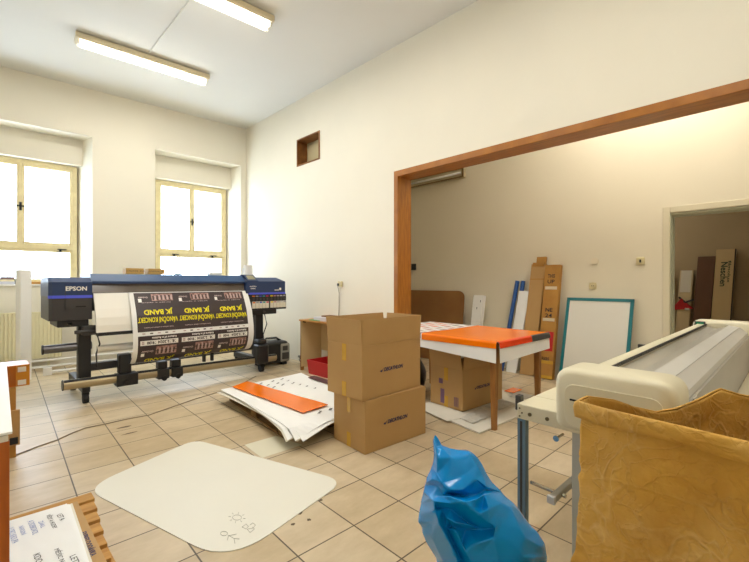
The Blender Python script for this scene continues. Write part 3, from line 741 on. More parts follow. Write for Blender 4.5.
# ------------------------------------------------------------------ cartons with the sports shop's mark
def logo(bm, o, ax, w):
    """check mark and lettering along ax on an upright face"""
    up = Vector((0, 0, 1)); ax = Vector(ax)
    put_text(bm, 'DECATHLON', w*.86, w*.125, plane_fn(Vector(o)+ax*w*.07, ax, up), .055, .25)
    f = plane_fn(Vector(o)-ax*w*.43, ax, up); s = w*.09
    bm.face([f(-s, -s*.5), f(-s*.2, -s*.75), f(s*1.0, s*.85), f(-s*.05, -s*.05), f(-s*.75, .0)])
def carton(name, label, corner, ax, ay, h, z0=0.0, flaps=None, group=None, tape=True, mark=True, fl_h=.19):
    """ax: long edge (front face), ay: short edge"""
    c = Vector((corner[0], corner[1], z0)); ax = Vector((ax[0], ax[1], 0)); ay = Vector((ay[0], ay[1], 0)); up = Vector((0, 0, h))
    t = thing(name, label, 'box', c+(ax+ay)/2, group=group)
    w = .004; nx, ny = ax.normalized(), ay.normalized()
    b = B(); b.obb(c, ax, ay, Vector((0, 0, .006)))
    b.obb(c, ax, ny*w, up); b.obb(c+ay-ny*w, ax, ny*w, up); b.obb(c+ny*w, nx*w, ay-ny*2*w, up); b.obb(c+ax-nx*w+ny*w, nx*w, ay-ny*2*w, up)
    body = obj('body', b, M_card, t)
    if flaps == 'closed':
        b = B(); b.obb(c+up, ax, ay, Vector((0, 0, .004))); obj('flap', b, M_card, t)
        b = B(); b.obb(c+up+ay*.5-ny*.025+Vector((0, 0, .004)), ax, ny*.05, Vector((0, 0, .0008))); obj('packing_tape', b, M_tape, t)
    elif flaps:
        for side, tilt in flaps.items():
            o_, d_, out = {'front': (c, ax, -ny), 'back': (c+ay, ax, ny), 'left': (c, ay, -nx), 'right': (c+ax, ay, nx)}[side]
            hv = Vector((0, 0, fl_h))+out*tilt
            b = B(); q = -out*w
            e = d_.normalized()*.004
            b.obb(o_+up+Vector((0, 0, .001))+e, d_-2*e, q, hv); obj('flap', b, [M_card], t)
    if tape:
        m_ = c+ay*.5-ny*.024
        for zz, hh in ((h*.68, h*.32), (0.0, h*.28)):
            tb = B(); tb.obb(m_-nx*.001+Vector((0, 0, zz)), nx*.001, ny*.048, Vector((0, 0, hh))); obj('packing_tape', tb, M_tape, body)
    if mark:
        b = B(); logo(b, c+ax*.48-ny*.001+Vector((0, 0, h*.5)), nx, .25); obj('printed_mark', b, M_ink, body)
    return t, body
carton('cardboard_carton', 'closed brown carton on the tiles, lower one of the stacked pair', (1.991, 2.039), (.641, -.061), (.044, .400), .383, 0, 'closed', 'sports shop cartons')
carton('cardboard_carton', 'open brown carton with raised flaps on top of the closed one', (1.972, 2.049), (.644, -.028), (.008, .402), .396, .3885, {'front': .0, 'left': .012, 'back': .03, 'right': .02}, 'sports shop cartons')
box3, body3 = carton('cardboard_carton', 'open brown carton standing under the orange-covered table', (3.255, 2.010), (.650, -.075), (.042, .402), .385, .022, {'front': .02, 'left': .03, 'right': .02}, 'sports shop cartons', fl_h=.16)
b = B(); e = Vector((.042, .402, 0)); p = Vector((3.255, 2.010, .022))-Vector((.0015, 0, 0))
for k in range(5): b.obb(p+e*.12+e*.0+Vector((0, 0, .03+k*.0)) + e.normalized()*(k*.012), Vector((.001, 0, 0)), e.normalized()*(.005+.003*(k % 2)), Vector((0, 0, .09)))
b.obb(p+e*.55+Vector((0, 0, .03)), (.001, 0, 0), e.normalized()*.05, (0, 0, .14)); b.obb(p+e*.6+Vector((0, 0, .22)), (.001, 0, 0), e.normalized()*.05, (0, 0, .05))
obj('shipping_label', b, mat('violet_label', S(120, 90, 120), 0.6), body3)

# ------------------------------------------------------------------ pallet with printed boards (middle of the room)
t = thing('wooden_pallet', 'aged wooden pallet under the printed white boards', 'pallet', (2.2, 3.2, 0))
a0 = Vector((1.745, 2.70, 0)); dv = Vector((.125, .99, 0)).normalized(); du = Vector((.99, -.125, 0)).normalized()
for k in range(3):
    for j in range(3):
        b = B(); b.obb(a0+dv*(k*.60)+du*(j*.40), du*.09, dv*.12, (0, 0, .085)); obj('block', b, M_pallet2, t)
for j in range(3):
    b = B(); b.obb(a0+du*(j*.40), du*.09, dv*1.32, (0, 0, .014)); obj('bottom_board', b, M_pallet2, t)
for k in range(7):
    b = B(); b.obb(a0+dv*(k*.205)+Vector((0, 0, .085)), du*.89, dv*.09, (0, 0, .016)); obj('deck_board', b, M_pallet2, t)
def bent_sheet(name, label, cat, p00, p10, p11, p01, m, t=.003, droop=None, group=None, n=14, parent=None, bow=0.0):
    """four corners; droop(a, b) lowers the sheet"""
    P = [Vector(p) for p in (p00, p10, p11, p01)]; g = []
    for i in range(n+1):
        r = []
        for j in range(n+1):
            a, c = i/n, j/n
            p = P[0]*(1-a)*(1-c)+P[1]*a*(1-c)+P[2]*a*c+P[3]*(1-a)*c
            if bow: p.x += bow*math.sin(math.pi*a)*(1-c)**2
            if droop: p = p+Vector((0, 0, droop(a, c)))
            r.append(p)
        g.append(r)
    b = B(); b.sheet(g)
    o = obj(name, b.keep(), m, parent); solid(o, t, 0)
    if cat: tag(o, label, cat, group)
    return o
# corners: A front left end(219,391), B near corner (292,443), C right (334,429 hidden behind boxes), D far
ZP = .104
sheets = []
A_, B_, C_, D_ = Vector((1.80, 3.97, 0)), Vector((1.67, 2.445, 0)), Vector((2.52, 2.50, 0)), Vector((2.83, 4.02, 0))
def drp(a, c, k):     # a: A->B, c: towards D/C ; near corner sags
    s = -max(0, a-.92)**1.1*max(0, .35-c)*1.8*(1+.1*k)
    return s+.003*math.sin(a*7+k)*math.sin(c*5+k)+.003
shl = ['lowest', 'second', 'third', 'fourth', 'fifth', 'topmost']
for k in range(6):
    r_ = random.Random(k+20); j = lambda: Vector((r_.uniform(-.05, .05), r_.uniform(-.05, .05), 0)) if k < 5 else Vector((0, 0, 0))
    z = Vector((0, 0, ZP+.006*k)); 
    sheets.append(bent_sheet('printed_board', ['cream board lowest of the pile on the pallet', 'cream board second from below on the pallet', 'cream board third from below on the pallet', 'cream board fourth from below on the pallet', 'white board just under the topmost board on the pallet', 'topmost white board printed with small marks on the pallet pile'][k],
                  'board', A_+z+j(), B_+z+j(), C_+z+j(), D_+z+j(), M_paper if k > 2 else M_cream, .004, lambda a, c, k=k: drp(a, c, k), 'boards on the pallet', bow=.03))
zt = ZP+.006*5+.0088
for q, (u, v, w_) in enumerate(((261, 383.5, .07), (273, 381, .07), (282, 379, .07), (268, 385, .06), (278, 383, .06), (288, 380.5, .06), (273.7, 387.2, .08), (283, 384.5, .08), (293, 383, .08), (300, 384.5, .05), (307, 386, .05), (315, 388, .05), (319.7, 412, .07), (330.6, 409, .07))):
    bm_ = B(); p = fl(u, v, zt); put_text(bm_, ['H:d', 'F8k', 'I-a'][q % 3], w_, .028 if q > 11 else .022, plane_fn(p, (.75, .66, 0), (-.66, .75, 0)), .05); obj('printed_mark', bm_, M_inkblk, sheets[5])
zt2 = ZP+.046
q4 = [fl(232, 387, zt2), fl(303, 413, zt2), fl(328, 405, zt2), fl(247, 381.5, zt2)]
bent_sheet('orange_strip', 'long orange film strip lying across the white boards on the pallet', 'film strip', *q4, M_orange, .004, lambda a, c: .002+.004*math.sin(a*9)**2)
q4 = [fl(308, 377.5, zt2), fl(333, 386, zt2), fl(338, 383, zt2), fl(314, 375.5, zt2)]
bent_sheet('dark_print', 'dark maroon printed sheet at the far corner of the pallet pile', 'printed sheet', *q4, mat('maroon_print', S(84, 48, 58), 0.4), .003)

# ------------------------------------------------------------------ white floor mat with pencil doodles
def rounded(poly, r, n=8):
    out = []; m = len(poly)
    for i in range(m):
        p, a, c = Vector(poly[i]), Vector(poly[i-1]), Vector(poly[(i+1) % m])
        rr_ = r[i] if isinstance(r, (list, tuple)) else r
        s, e = p+(a-p).normalized()*rr_, p+(c-p).normalized()*rr_
        for k in range(n+1):
            f = k/n; out.append(s*(1-f)**2+p*2*f*(1-f)+e*f*f)
    return out
poly = [fl(84, 489), fl(195, 440), fl(345, 481.5), fl(228, 564)]
b = B(); b.slab([p+Vector((0, 0, .0042)) for p in rounded(poly, [.19, .12, .15, .24])], .004)
mt = tag(obj('floor_mat', b, mat('translucent_white_mat', S(232, 229, 216), 0.5, var=0.02, vscale=3)), 'white rounded plastic mat with small pencil drawings on the tiles', 'mat')
b = B()
def dl(pts, r=.0011): b.tube([fl(u, v, .0052) for u, v in pts], r, 4)
cx, cy = 237, 517.5
dl([(cx+4.5*math.cos(a), cy+2.6*math.sin(a)) for a in [k*math.pi/8 for k in range(17)]])
for k in range(8):
    a = k*math.pi/4+.2; dl([(cx+6.3*math.cos(a), cy+3.9*math.sin(a)), (cx+8.6*math.cos(a), cy+5.4*math.sin(a))])
dl([(224+3.6*math.cos(a), 533.5+2.2*math.sin(a)) for a in [k*math.pi/6 for k in range(13)]])
dl([(228, 535), (234, 538.5)]); dl([(228.5, 535.5), (227.5, 540)]); dl([(229, 535.5), (236.5, 534)]); dl([(234, 538.5), (239.5, 539)]); dl([(234, 538.5), (235, 543.5)])
dl([(242, 527), (246, 524), (248.5, 526.5), (246, 529), (242, 527)]); dl([(247, 529), (250, 532.5), (254.5, 529), (252.5, 527)]); dl([(250, 525), (253, 522.8), (255.5, 525), (253, 528), (248, 529)])
obj('pencil_drawing', b, mat('pencil', S(168, 164, 150), 0.8), mt)

# ------------------------------------------------------------------ table with orange film, boards below it
NC, AXX, AYY = Vector((3.035, 1.550, 0)), Vector((.998, -.055, 0)), Vector((.06, .998, 0))
TW, TL, TZ = .925, 1.46, .747
t = thing('work_table', 'wooden-legged table covered by white sheets and orange film', 'table', NC+AXX*TW/2+AYY*TL/2)
b = B(); b.obb(NC+Vector((0, 0, TZ-.03))+AXX*.015+AYY*.015, AXX*(TW-.03), AYY*(TL-.03), (0, 0, .03)); obj('top', b, M_legwood, t)
b = B()
for o_, d_, e_ in ((.06, TW-.12, 'x0'), (.06, TW-.12, 'x1')):
    base = NC+AXX*.06+AYY*(.06 if e_ == 'x0' else TL-.08)+Vector((0, 0, TZ-.11)); b.obb(base, AXX*d_, AYY*.02, (0, 0, .08))
obj('apron', b, M_legwood, t)
for a in (.03, TW-.09):
    for c in (.03, TL-.09):
        p = NC+AXX*a+AYY*c; w0, w1 = .036, .058; q = []
        for w_, z in ((w0, 0), (w1, TZ-.03)):
            o_ = p+(AXX+AYY)*((.058-w_)/2)+Vector((0, 0, z)); q.append([o_, o_+AXX*w_, o_+AXX*w_+AYY*w_, o_+AYY*w_])
        b = B(); b.loft(q); obj('leg', b, M_legwood, t)
def cover(name, label, cat, m, z, y0, y1, drop_f, drop_s, x1=TW+.02, out=.012, mats=None, slot=.012, side=True):
    """film lying on the table, bent down over the front edge and the near end"""
    b = B()
    R_ = .018
    def pt(a, c, dz): return NC+AXX*a+AYY*c+Vector((0, 0, z+dz))
    arc = [(math.pi/2*k/5) for k in range(6)]
    prof = [(-out+R_-R_*math.sin(q), -R_+R_*math.cos(q)) for q in arc]       # from flat to hanging
    ys = [y0+(y1-y0)*k/10 for k in range(11)]
    front = [[pt(-out, c, -drop_f(c)) for c in ys]]+[[pt(a, c, dz) for c in ys] for a, dz in reversed(prof)]+[[pt(a, c, .002*math.sin(5*a+3*c)) for c in ys] for a in [R_+(x1-R_)*k/8 for k in range(1, 9)]]
    b.sheet(front)
    if side:
        xs = [slot+(x1-slot)*k/10 for k in range(11)]
        b.m = 1 if mats and len(mats) > 1 else 0
        rows = [[pt(a, y0, .002*math.sin(5*a+3*y0)) for a in xs]]+[[pt(a, y0-R_*math.sin(q), -R_+R_*math.cos(q)) for a in xs] for q in arc[1:]]+[[pt(a, y0-R_-.006, -drop_s(a)) for a in xs]]
        b.sheet(rows)
        if mats and len(mats) > 2:
            for f in list(b.faces):
                pass
    o = obj(name, b.keep(), mats or m, smooth=False); solid(o, .0025, 0); tag(o, label, cat); return o
cover('white_sheet', 'large white sheet draped over the table under the orange film', 'sheet', M_paper, TZ+.004, 0.0, TL+.02, lambda c: .172-.05*c, lambda a: .170-.02*a)
o = cover('orange_film', 'glossy orange film covering the near half of the table', 'film', M_orange, TZ+.010, -.004, .80, lambda c: .056+.010*c, lambda a: .054, x1=TW+.03, out=.017, mats=[M_orange, M_redor, M_dgrey], slot=.006)
for f in o.data.polygons:
    if f.material_index == 1:
        cx_ = sum((o.matrix_basis @ o.data.vertices[i].co - NC).dot(AXX) for i in f.vertices)/len(f.vertices)
        if cx_ > .62: f.material_index = 2
M_patt = bpy.data.materials.new('orange_white_pattern'); M_patt.use_nodes = True
_nt = M_patt.node_tree; _b = _nt.nodes['Principled BSDF']; _b.inputs['Roughness'].default_value = .4
_tc = _nt.nodes.new('ShaderNodeTexCoord'); _br = _nt.nodes.new('ShaderNodeTexBrick')
_br.inputs['Scale'].default_value = 1; _br.inputs['Brick Width'].default_value = .17; _br.inputs['Row Height'].default_value = .11; _br.inputs['Mortar Size'].default_value = .032
_br.inputs['Color1'].default_value = S(240, 112, 50); _br.inputs['Color2'].default_value = S(140, 134, 136); _br.inputs['Mortar'].default_value = S(238, 234, 230); _br.inputs['Bias'].default_value = 0
_nt.links.new(_tc.outputs['Object'], _br.inputs['Vector']); _nt.links.new(_br.outputs['Color'], _b.inputs['Base Color'])
cover('patterned_sheet', 'sheet printed with orange and grey labels on the far half of the table', 'printed sheet', M_patt, TZ+.0075, .815, TL-.02, lambda c: .05, lambda a: .0, x1=TW-.02, out=.015, side=False)
# boards on the floor below
zz = .016
u4 = [(2.915, 1.64), (4.12, 1.55), (4.36, 2.42), (3.10, 2.44)]
bent_sheet('floor_board', 'large cream board on the floor under the table', 'board', *[(x, y, .010) for x, y in u4], M_cream, .012)
bent_sheet('floor_board', 'smaller cream board lying askew on the floor at the left of the table legs', 'board', (2.945, 1.98, .019), (3.22, 1.88, .019), (3.32, 2.42, .019), (3.05, 2.33, .019), M_cream, .004)
rp = random.Random(5)
for k, (u, v, s) in enumerate(((478, 416, .22), (500, 405, .20), (521, 396, .13))):
    p = fl(u, v, .019+.0)
    bent_sheet('paper_sheet', ['crumpled grey paper sheet in front of the carton under the table', 'middle grey paper sheet on the floor beside the table leg', 'grey paper sheet on the floor close behind the machine leg'][k], 'paper sheet',
               p+Vector((-s, -.07, 0)), p+Vector((s*.7, -.10, 0)), p+Vector((s, .10, 0)), p+Vector((-s*.8, .08, 0)), mat('grey_sheet_%d' % k, S(206-8*k, 202-8*k, 190-8*k), .5), .002,
               lambda a, c: .003+.010*abs(noise.noise((a*4+k, c*3, k))))
b = B(); p = fl(513, 390, .03); b.slab([p+Vector((x, y, 0)) for x, y in ((-.10, -.05), (.10, -.06), (.11, .05), (-.09, .06))], .006); tag(obj('orange_scrap', b, M_orange), 'small orange offcut on the floor behind the table leg', 'scrap')
b = B(); rings = []
for k in range(9):
    z = .48*k/8; r = .17*math.sin(math.pi*(.18+.78*k/8)); rings.append([(3.47+(r+.025*noise.noise((math.cos(a), math.sin(a), z*6)))*math.cos(a), 2.80+(r+.03*noise.noise((math.cos(a), math.sin(a), z*5+3)))*math.sin(a), z) for a in [2*math.pi*q/20 for q in range(20)]])
b.loft(rings); tag(obj('bin_bag', b, mat('black_bag', S(26, 24, 26), .35), smooth=True), 'dark filled bag on the floor between the cartons under the table', 'bag')

# ------------------------------------------------------------------ things leaning on the back room wall
def lean_panel(name, label, cat, y0, y1, xf, xt, ztop, thick, mats, skew=0.0, parts=None, group=None, ytop=None, bev=0.0):
    """panel from floor (x=xf) to the wall (x=xt at the top); y0<y1 at the foot; skew moves the top along y"""
    t = thing(name, label, cat, (xf, (y0+y1)/2, 0), group=group)
    foot = Vector((xf, y0, 0)); e = Vector((0, y1-y0, 0)); up = Vector((xt-xf, skew, ztop)); nrm = Vector((1, 0, -(xt-xf)/ztop)).normalized()*thick
    b = B(); b.obb(foot+Vector((0, 0, max(0, -nrm.z))), e, nrm, up); obj('body', b, mats, t)
    return t, foot+Vector((0, 0, max(0, -nrm.z))), e, up, nrm
t, f0, e, up, nr = lean_panel('whiteboard', 'white drawing board with teal frame leaning on the back room wall', 'board', 1.065, 1.80, 5.14, 5.38, 1.05, .016, mat('board_white', S(222, 218, 206), .35), skew=-.03)
M_teal = mat('teal_plastic', S(0, 112, 120), .4)
ev, uv = e.normalized(), up.normalized(); of = -nr.normalized()*.006; w = .036
b = B(); b.obb(f0+of, e, nr*1.5, uv*w*1.2); b.obb(f0+of+up-uv*w, e, nr*1.5, uv*w); b.obb(f0+of, ev*w, nr*1.5, up); b.obb(f0+of+e-ev*w, ev*w, nr*1.5, up)
obj('frame', b, M_teal, t)
t, f0, e, up, nr = lean_panel('tall_carton', 'tall taped golden carton with red label leaning beside the teal-framed board', 'box', 1.885, 2.075, 5.16, 5.33, 1.47, .085, M_card2, skew=-.045)
ev, uv = e.normalized(), up.normalized(); of = -nr.normalized()*.002
b = B(); b.obb(f0+of+ev*.02+up*.24, ev*.10, nr*.02, uv*.25); obj('red_label', b, M_red, t)
M_ptape = mat('pale_tape', S(216, 200, 168), .4)
for a in (.50, .78):
    b = B(); b.obb(f0+of+ev*.02+up*a, ev*.15, nr*.015, uv*.04); obj('tape_patch', b, M_ptape, t)
for a, s in ((.90, 'THIS'), (.85, 'UP'), (.60, 'NE'), (.55, '24'), (.17, 'FRAGILE')):
    b = B(); put_text(b, s, .09, .05, plane_fn(f0+of*1.5+ev*.10+up*a, -ev, uv), .02); obj('printed_lettering', b, M_inkblk, t)
for a in (.002, .13):
    b = B(); b.obb(f0+of*2+up*a, e, nr*.02, uv*.04); obj('packing_tape', b, M_tape, t)
t, f0, e, up, nr = lean_panel('tall_carton', 'plain brown tall carton with torn top left of the taped golden carton', 'box', 2.145, 2.335, 5.22, 5.36, 1.49, .06, M_card, skew=-.108)
ev, uv = e.normalized(), up.normalized()
b = B(); b.obb(f0+up-nr*.3+ev*.0, ev*.12, nr*.8, uv*.095); b.obb(f0+up-nr*.2+ev*.02-uv*.03, ev*.15, nr*.3, uv*.05); obj('torn_flap', b, M_card2, t)
b = B(); b.obb(f0+up*.86-nr*.03, e, nr*.03, uv*.012); obj('seam', b, M_card2, t)
lean_panel('foam_board', 'narrow white board leaning between blue tubes and brown carton', 'panel', 2.395, 2.54, 5.235, 5.335, 1.13, .012, M_paper, skew=-.15)
for k, (yf, xx_) in enumerate(((2.615, 5.26), (2.54, 5.30))):
    b = B(); b.cyl((xx_, yf, 0), (5.40, yf-.17-.01*k, 1.27), .028, 16); o = obj('blue_tube', b, mat('blue_tube_%d' % k, S(48, 92, 158), .45)); smooth_angle(o)
    tag(o, ['left one of the two blue tubes leaning behind the white panel', 'right one of the two blue tubes leaning behind the white panel'][k], 'tube', 'blue tubes on the back wall')
# brown sheet with rounded corners, white carton
t = thing('cardboard_sheet', 'big brown cardboard sheet with rounded corner leaning behind the table', 'cardboard', (5.25, 3.9, 0))
pl = rounded([(3.27, 0), (4.55, 0), (4.55, 1.115), (3.27, 1.115)], [.01, .01, .14, .14])
pl = rounded([Vector((3.27, 0, 0)), Vector((4.55, 0, 0)), Vector((4.55, 1.115, 0)), Vector((3.29, 1.115, 0))], [.01, .01, .13, .13])
f3 = lambda p, o=0: Vector((5.22+.17*p.y/1.115+o, p.x, p.y))
b = B(); b.loft([[f3(p) for p in pl], [f3(p, .012) for p in pl]]); obj('body', b, mat('dark_kraft_card', S(150, 106, 56), .8, col2=S(136, 92, 46), vscale=3), t)
b = B()
for (yy, z_, w_) in ((3.85, .94, .40), (3.85, .895, .30), (4.2, 1.0, .2), (4.22, .96, .14)):
    put_text(b, 'HANDLE WITH CARE KEEP DRY', w_, .02, lambda a, c, yy=yy, z_=z_: f3(Vector((yy-a, z_+c, 0)), -.002), .0)
obj('printed_lettering', b, M_card3, t)
t, f0, e, up, nr = lean_panel('white_carton', 'slim white carton with grey side leaning right of the brown sheet', 'box', 2.94, 3.10, 5.12, 5.30, 1.045, .08, M_white, skew=-.02)
b = B(); b.obb(f0+e-nr*.02, Vector((0, .004, 0)), nr*1.04, up); obj('side', b, mat('side_grey', S(170, 164, 150), .6), t)
b = B(); b.obb(f0+up*.90-nr*.02+e*.2, e*.06, nr*.02, up*.03); b.obb(f0+up*.80-nr*.02+e*.5, e*.06, nr*.02, up*.03); obj('mark', b, M_dgrey, t)

# ------------------------------------------------------------------ store behind the doorway
XS = 7.28
def lean2(name, label, cat, y0, y1, ztop, depth, m, skew=0.0, xf=7.0, parts=None):
    t = thing(name, label, cat, (xf, (y0+y1)/2, 0))
    up = Vector((XS-.02-depth-xf, skew, ztop)); f0 = Vector((xf, y0, 0)); e = Vector((0, y1-y0, 0)); nr = Vector((depth, 0, 0))
    b = B(); b.obb(f0, e, nr, up); obj('body', b, m, t); return t, f0, e, up
t, f0, e, up = lean2('long_carton', 'pale long carton with green print leaning in the store', 'box', .315, .505, 1.70, .10, mat('pale_card', S(206, 180, 132), .7), -.085)
b = B(); M_gp = mat('green_print', S(40, 70, 50), .6); b.bm.free()
for txt, w_, h_, ea, ua in (('Neschen', .33, .07, .5, .80), ('filmolux', .30, .03, .22, .82), ('SOLVOPRINT', .22, .06, .55, .32)):
    b = B(); put_text(b, txt, w_, h_, plane_fn(f0+e*ea+up*ua-Vector((.003, 0, 0)), -up.normalized(), -e.normalized()), .02); obj('printed_lettering', b, M_gp, t)
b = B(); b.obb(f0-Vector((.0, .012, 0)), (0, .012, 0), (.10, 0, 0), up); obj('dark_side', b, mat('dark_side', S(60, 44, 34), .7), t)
t, f0, e, up = lean2('long_carton', 'dark brown long carton leaning beside the pale one in the store', 'box', .525, .71, 1.61, .10, mat('dark_brown_card', S(110, 76, 52), .7, var=.1), -.095)
b = B(); put_text(b, 'MADE IN', .2, .05, plane_fn(f0+e*.55+up*.3-Vector((.003, 0, 0)), -up.normalized(), -e.normalized()), .02); obj('printed_lettering', b, M_inkblk, t)
t, f0, e, up = lean2('long_carton', 'cream carton with torn wrapping at the left of the store doorway', 'box', .735, .885, 1.42, .10, mat('cream_card', S(214, 194, 152), .7), -.07, 6.95)
b = B(); b.obb(f0+e*.1+up*.78-Vector((.006, 0, 0)), e*.8, (.005, 0, 0), up*.22); obj('paper_flap', b, M_cream, t)
b = B(); q = f0+e*.55+up*.66-Vector((.03, 0, 0))
b.loft([[q+Vector((0, a*.09, c*.09)) for a, c in ((-1.2, -.6), (1.2, -.9), (.9, 0), (.2, .9))], [q+Vector((.028, a*.10, c*.10)) for a, c in ((-1.2, -.6), (1.2, -.9), (.9, 0), (.2, .9))]])
obj('red_wrapping', b, M_red, t)
b = B(); b.obb(q+Vector((-.004, -.07, -.08)), (0, .05, 0), (.003, 0, 0), (0, 0, .03)); obj('white_tag', b, M_white, t)
b = B(); b.tube([f0+e*.9+up*.73-Vector((.012, 0, 0)), f0+e*.4+up*.68-Vector((.03, 0, 0)), f0-e*.2+up*.71-Vector((.02, 0, 0))], .014, 8); obj('strap', b, M_dgrey, t)
lean2('white_rail', 'thin white rail leaning at the far left of the store', 'rail', .905, .965, 1.40, .05, M_cream, 0, 7.05)
t, f0, e, up = lean2('long_carton', 'brown carton with white strap at the right edge of the store', 'box', .0, .18, 1.45, .12, M_card3, -.16, 6.8)
b = B(); b.obb(f0+up*.82-Vector((.004, 0, 0)), e, (.004, 0, 0), up*.025); b.obb(f0+up*.87-Vector((.004, 0, 0)), e, (.004, 0, 0), up*.02); obj('strap', b, M_white, t)

# ------------------------------------------------------------------ long laminating machine on its bench
LO = Vector((1.575, .715, 0)); LR = -math.radians(2.8)
LM = thing('laminating_machine', 'long cream and grey roll machine on a bench at the right', 'machine', LO, LR)
def L_(name, b, m, parent=LM, sm=False):
    o = obj(name, b, m, parent, local=True)
    if sm: smooth_angle(o, 50)
    return o
LEN = 2.70
b = B(); b.box(0, .155, -.30, 0, .688, .75, .004); b.box(.158, LEN, -.30, 0, .688, .75, .004); bt = L_('bench_top', b, M_lamcream)
b = B()
for y in (-.055, -.125): b.cyl((0, y, .716), (-.004, y, .716), .0075, 14)
for y, z in ((-.012, .732), (-.022, .715), (-.012, .70)): b.cyl((0, y, z), (-.003, y, z), .0035, 8)
L_('bolt', b, mat('bolt_metal', S(120, 110, 80), .3, metal=.6), bt)
b = B(); b.box(.030, .062, .001, .024, .71, .772, .003); L_('corner_bracket', b, M_dgrey, bt)
M_prof = M_alu_blue
for a, y0_ in ((.0, -.047), (LEN-.05, -.047)):
    b = B(); b.box(a, a+.030, y0_+.012, y0_+.045, 0, .688)
    b.m = 1; b.box(a-.001, a+.001, y0_+.024, y0_+.034, .01, .68)
    L_('leg', b, [M_prof, M_dgrey])
for a in (.02, LEN-.07):
    b = B(); b.box(a, a+.05, -.245, -.208, 0, .69, .003); L_('inner_leg', b, mat('light_profile', S(190, 190, 180), .4), LM)
for a in (.02, LEN-.07):
    b = B(); b.cyl((a+.02, -.04, .425), (a+.02, -.18, .42), .008, 10); L_('cross_rod', b, M_chrome)
b = B(); b.box(-.03, LEN, -.165, -.14, .41, .435, .003); lr_ = L_('long_rail', b, mat('grey_profile', S(170, 168, 160), .4, metal=.3))
b = B(); b.box(-.035, -.02, -.168, -.137, .408, .438, .003); L_('rail_clamp', b, M_lamgrey, lr_)
b = B(); b.cyl((-.03, -.172, .662), (.03, -.172, .662), .005, 10); b.cyl((-.036, -.172, .662), (-.03, -.172, .662), .011, 14); L_('stub_bolt', b, M_chrome)
# end caps
def cap(a0, a1, y0, y1, z0, z1, r, name):
    pr = rounded([Vector((y1, z0, 0)), Vector((y0, z0, 0)), Vector((y0, z1, 0)), Vector((y1, z1, 0))], [r*.7, r*.7, r*1.3, r*1.3], 7)
    cy, cz = (y0+y1)/2, (z0+z1)/2
    rings = []
    for aa, ins in ((a0, .020), (a0+.006, .009), (a0+.018, .0015), (a0+.03, 0), (a1-.01, 0), (a1, .006)):
        sx, sz = 1-2*ins/abs(y1-y0), 1-2*ins/abs(z1-z0)
        rings.append([(aa, cy+(p.x-cy)*sx, cz+(p.y-cz)*sz) for p in pr])
    b = B(); b.loft(rings); return L_(name, b, M_lamcream, LM, True)
c1 = cap(-.012, .165, -.155, -.538, .695, .928, .05, 'end_cap')
b = B(); pr = rounded([Vector((-.50, .715, 0)), Vector((-.195, .715, 0)), Vector((-.195, .872, 0)), Vector((-.50, .872, 0))], .04, 6)
b.loft([[(-.0125, p.x, p.y) for p in pr], [(-.0150, (p.x+.3475)*.992-.3475, (p.y-.79)*.985+.79) for p in pr]]); sp_ = L_('side_panel', b, mat('machine_cream_panel', S(222, 214, 186), .45), c1)
b = B(); b.box(-.0175, -.0135, -.243, -.214, .811, .818, .001); L_('slot', b, M_blackm, c1)
c2 = cap(LEN-.15, LEN, -.20, -.60, .60, .945, .04, 'end_cap')
b = B(); b.box(LEN-.158, LEN-.148, -.285, -.215, .885, .935, .004); cpn = L_('control_panel', b, M_dgrey, c2)
b = B(); b.box(LEN-.161, LEN-.157, -.275, -.225, .893, .928, .001); L_('display', b, mat('green_display', S(14, 120, 84), .2), c2)
b = B(); b.box(LEN-.156, LEN-.148, -.315, -.225, .84, .875, .003); L_('key_pad', b, M_lamgrey, c2)
# body between the caps
def ext(name, prof, m, a0=.16, a1=LEN-.15, parent=LM):
    b = B(); b.loft([[(a, y, z) for y, z in prof] for a in (a0, a1)]); return L_(name, b, m, parent)
ext('back_rail', [(-.225, .752), (-.285, .752), (-.285, .908), (-.275, .914), (-.235, .914), (-.225, .90)], M_lamcream)
ext('cover_seal', [(-.285, .905), (-.293, .905), (-.293, .917), (-.285, .917)], M_blackm)
ext('roller_tray', [(-.293, .80), (-.42, .80), (-.42, .895), (-.40, .90), (-.35, .885), (-.293, .895)], M_lamgrey)
ext('clear_cover', [(-.293, .915), (-.34, .921), (-.39, .921), (-.427, .916), (-.427, .913), (-.39, .918), (-.34, .918), (-.293, .912)], clear('smoky_cover', (.97, .965, .95, 1), .10, .12))
ext('upper_housing', [(-.42, .80), (-.42, .914), (-.425, .916), (-.484, .905), (-.484, .80)], M_lamgrey)
ext('nose_cover', [(-.486, .78), (-.486, .904), (-.528, .868), (-.534, .85), (-.534, .78)], M_lamgrey)
b = B()
ext('front_panel', [(-.30, .60), (-.30, .78), (-.535, .78), (-.535, .845), (-.540, .84), (-.545, .60)], mat('machine_grey_front', S(180, 178, 172), .35, metal=.1, var=.05))
b = B(); b.box(.20, .26, -.5455, -.5425, .775, .845); L_('rating_label', b, mat('label_grey', S(200, 198, 192), .5), LM)
b = B(); b.box(.45, LEN-.1, -.98, -.545, .57, .60, .004); L_('feed_table', b, mat('feed_table_grey', S(206, 196, 170), .45))
for a in (.5, LEN-.2):
    b = B(); b.box(a, a+.045, -.96, -.915, 0, .57); L_('leg', b, M_prof)

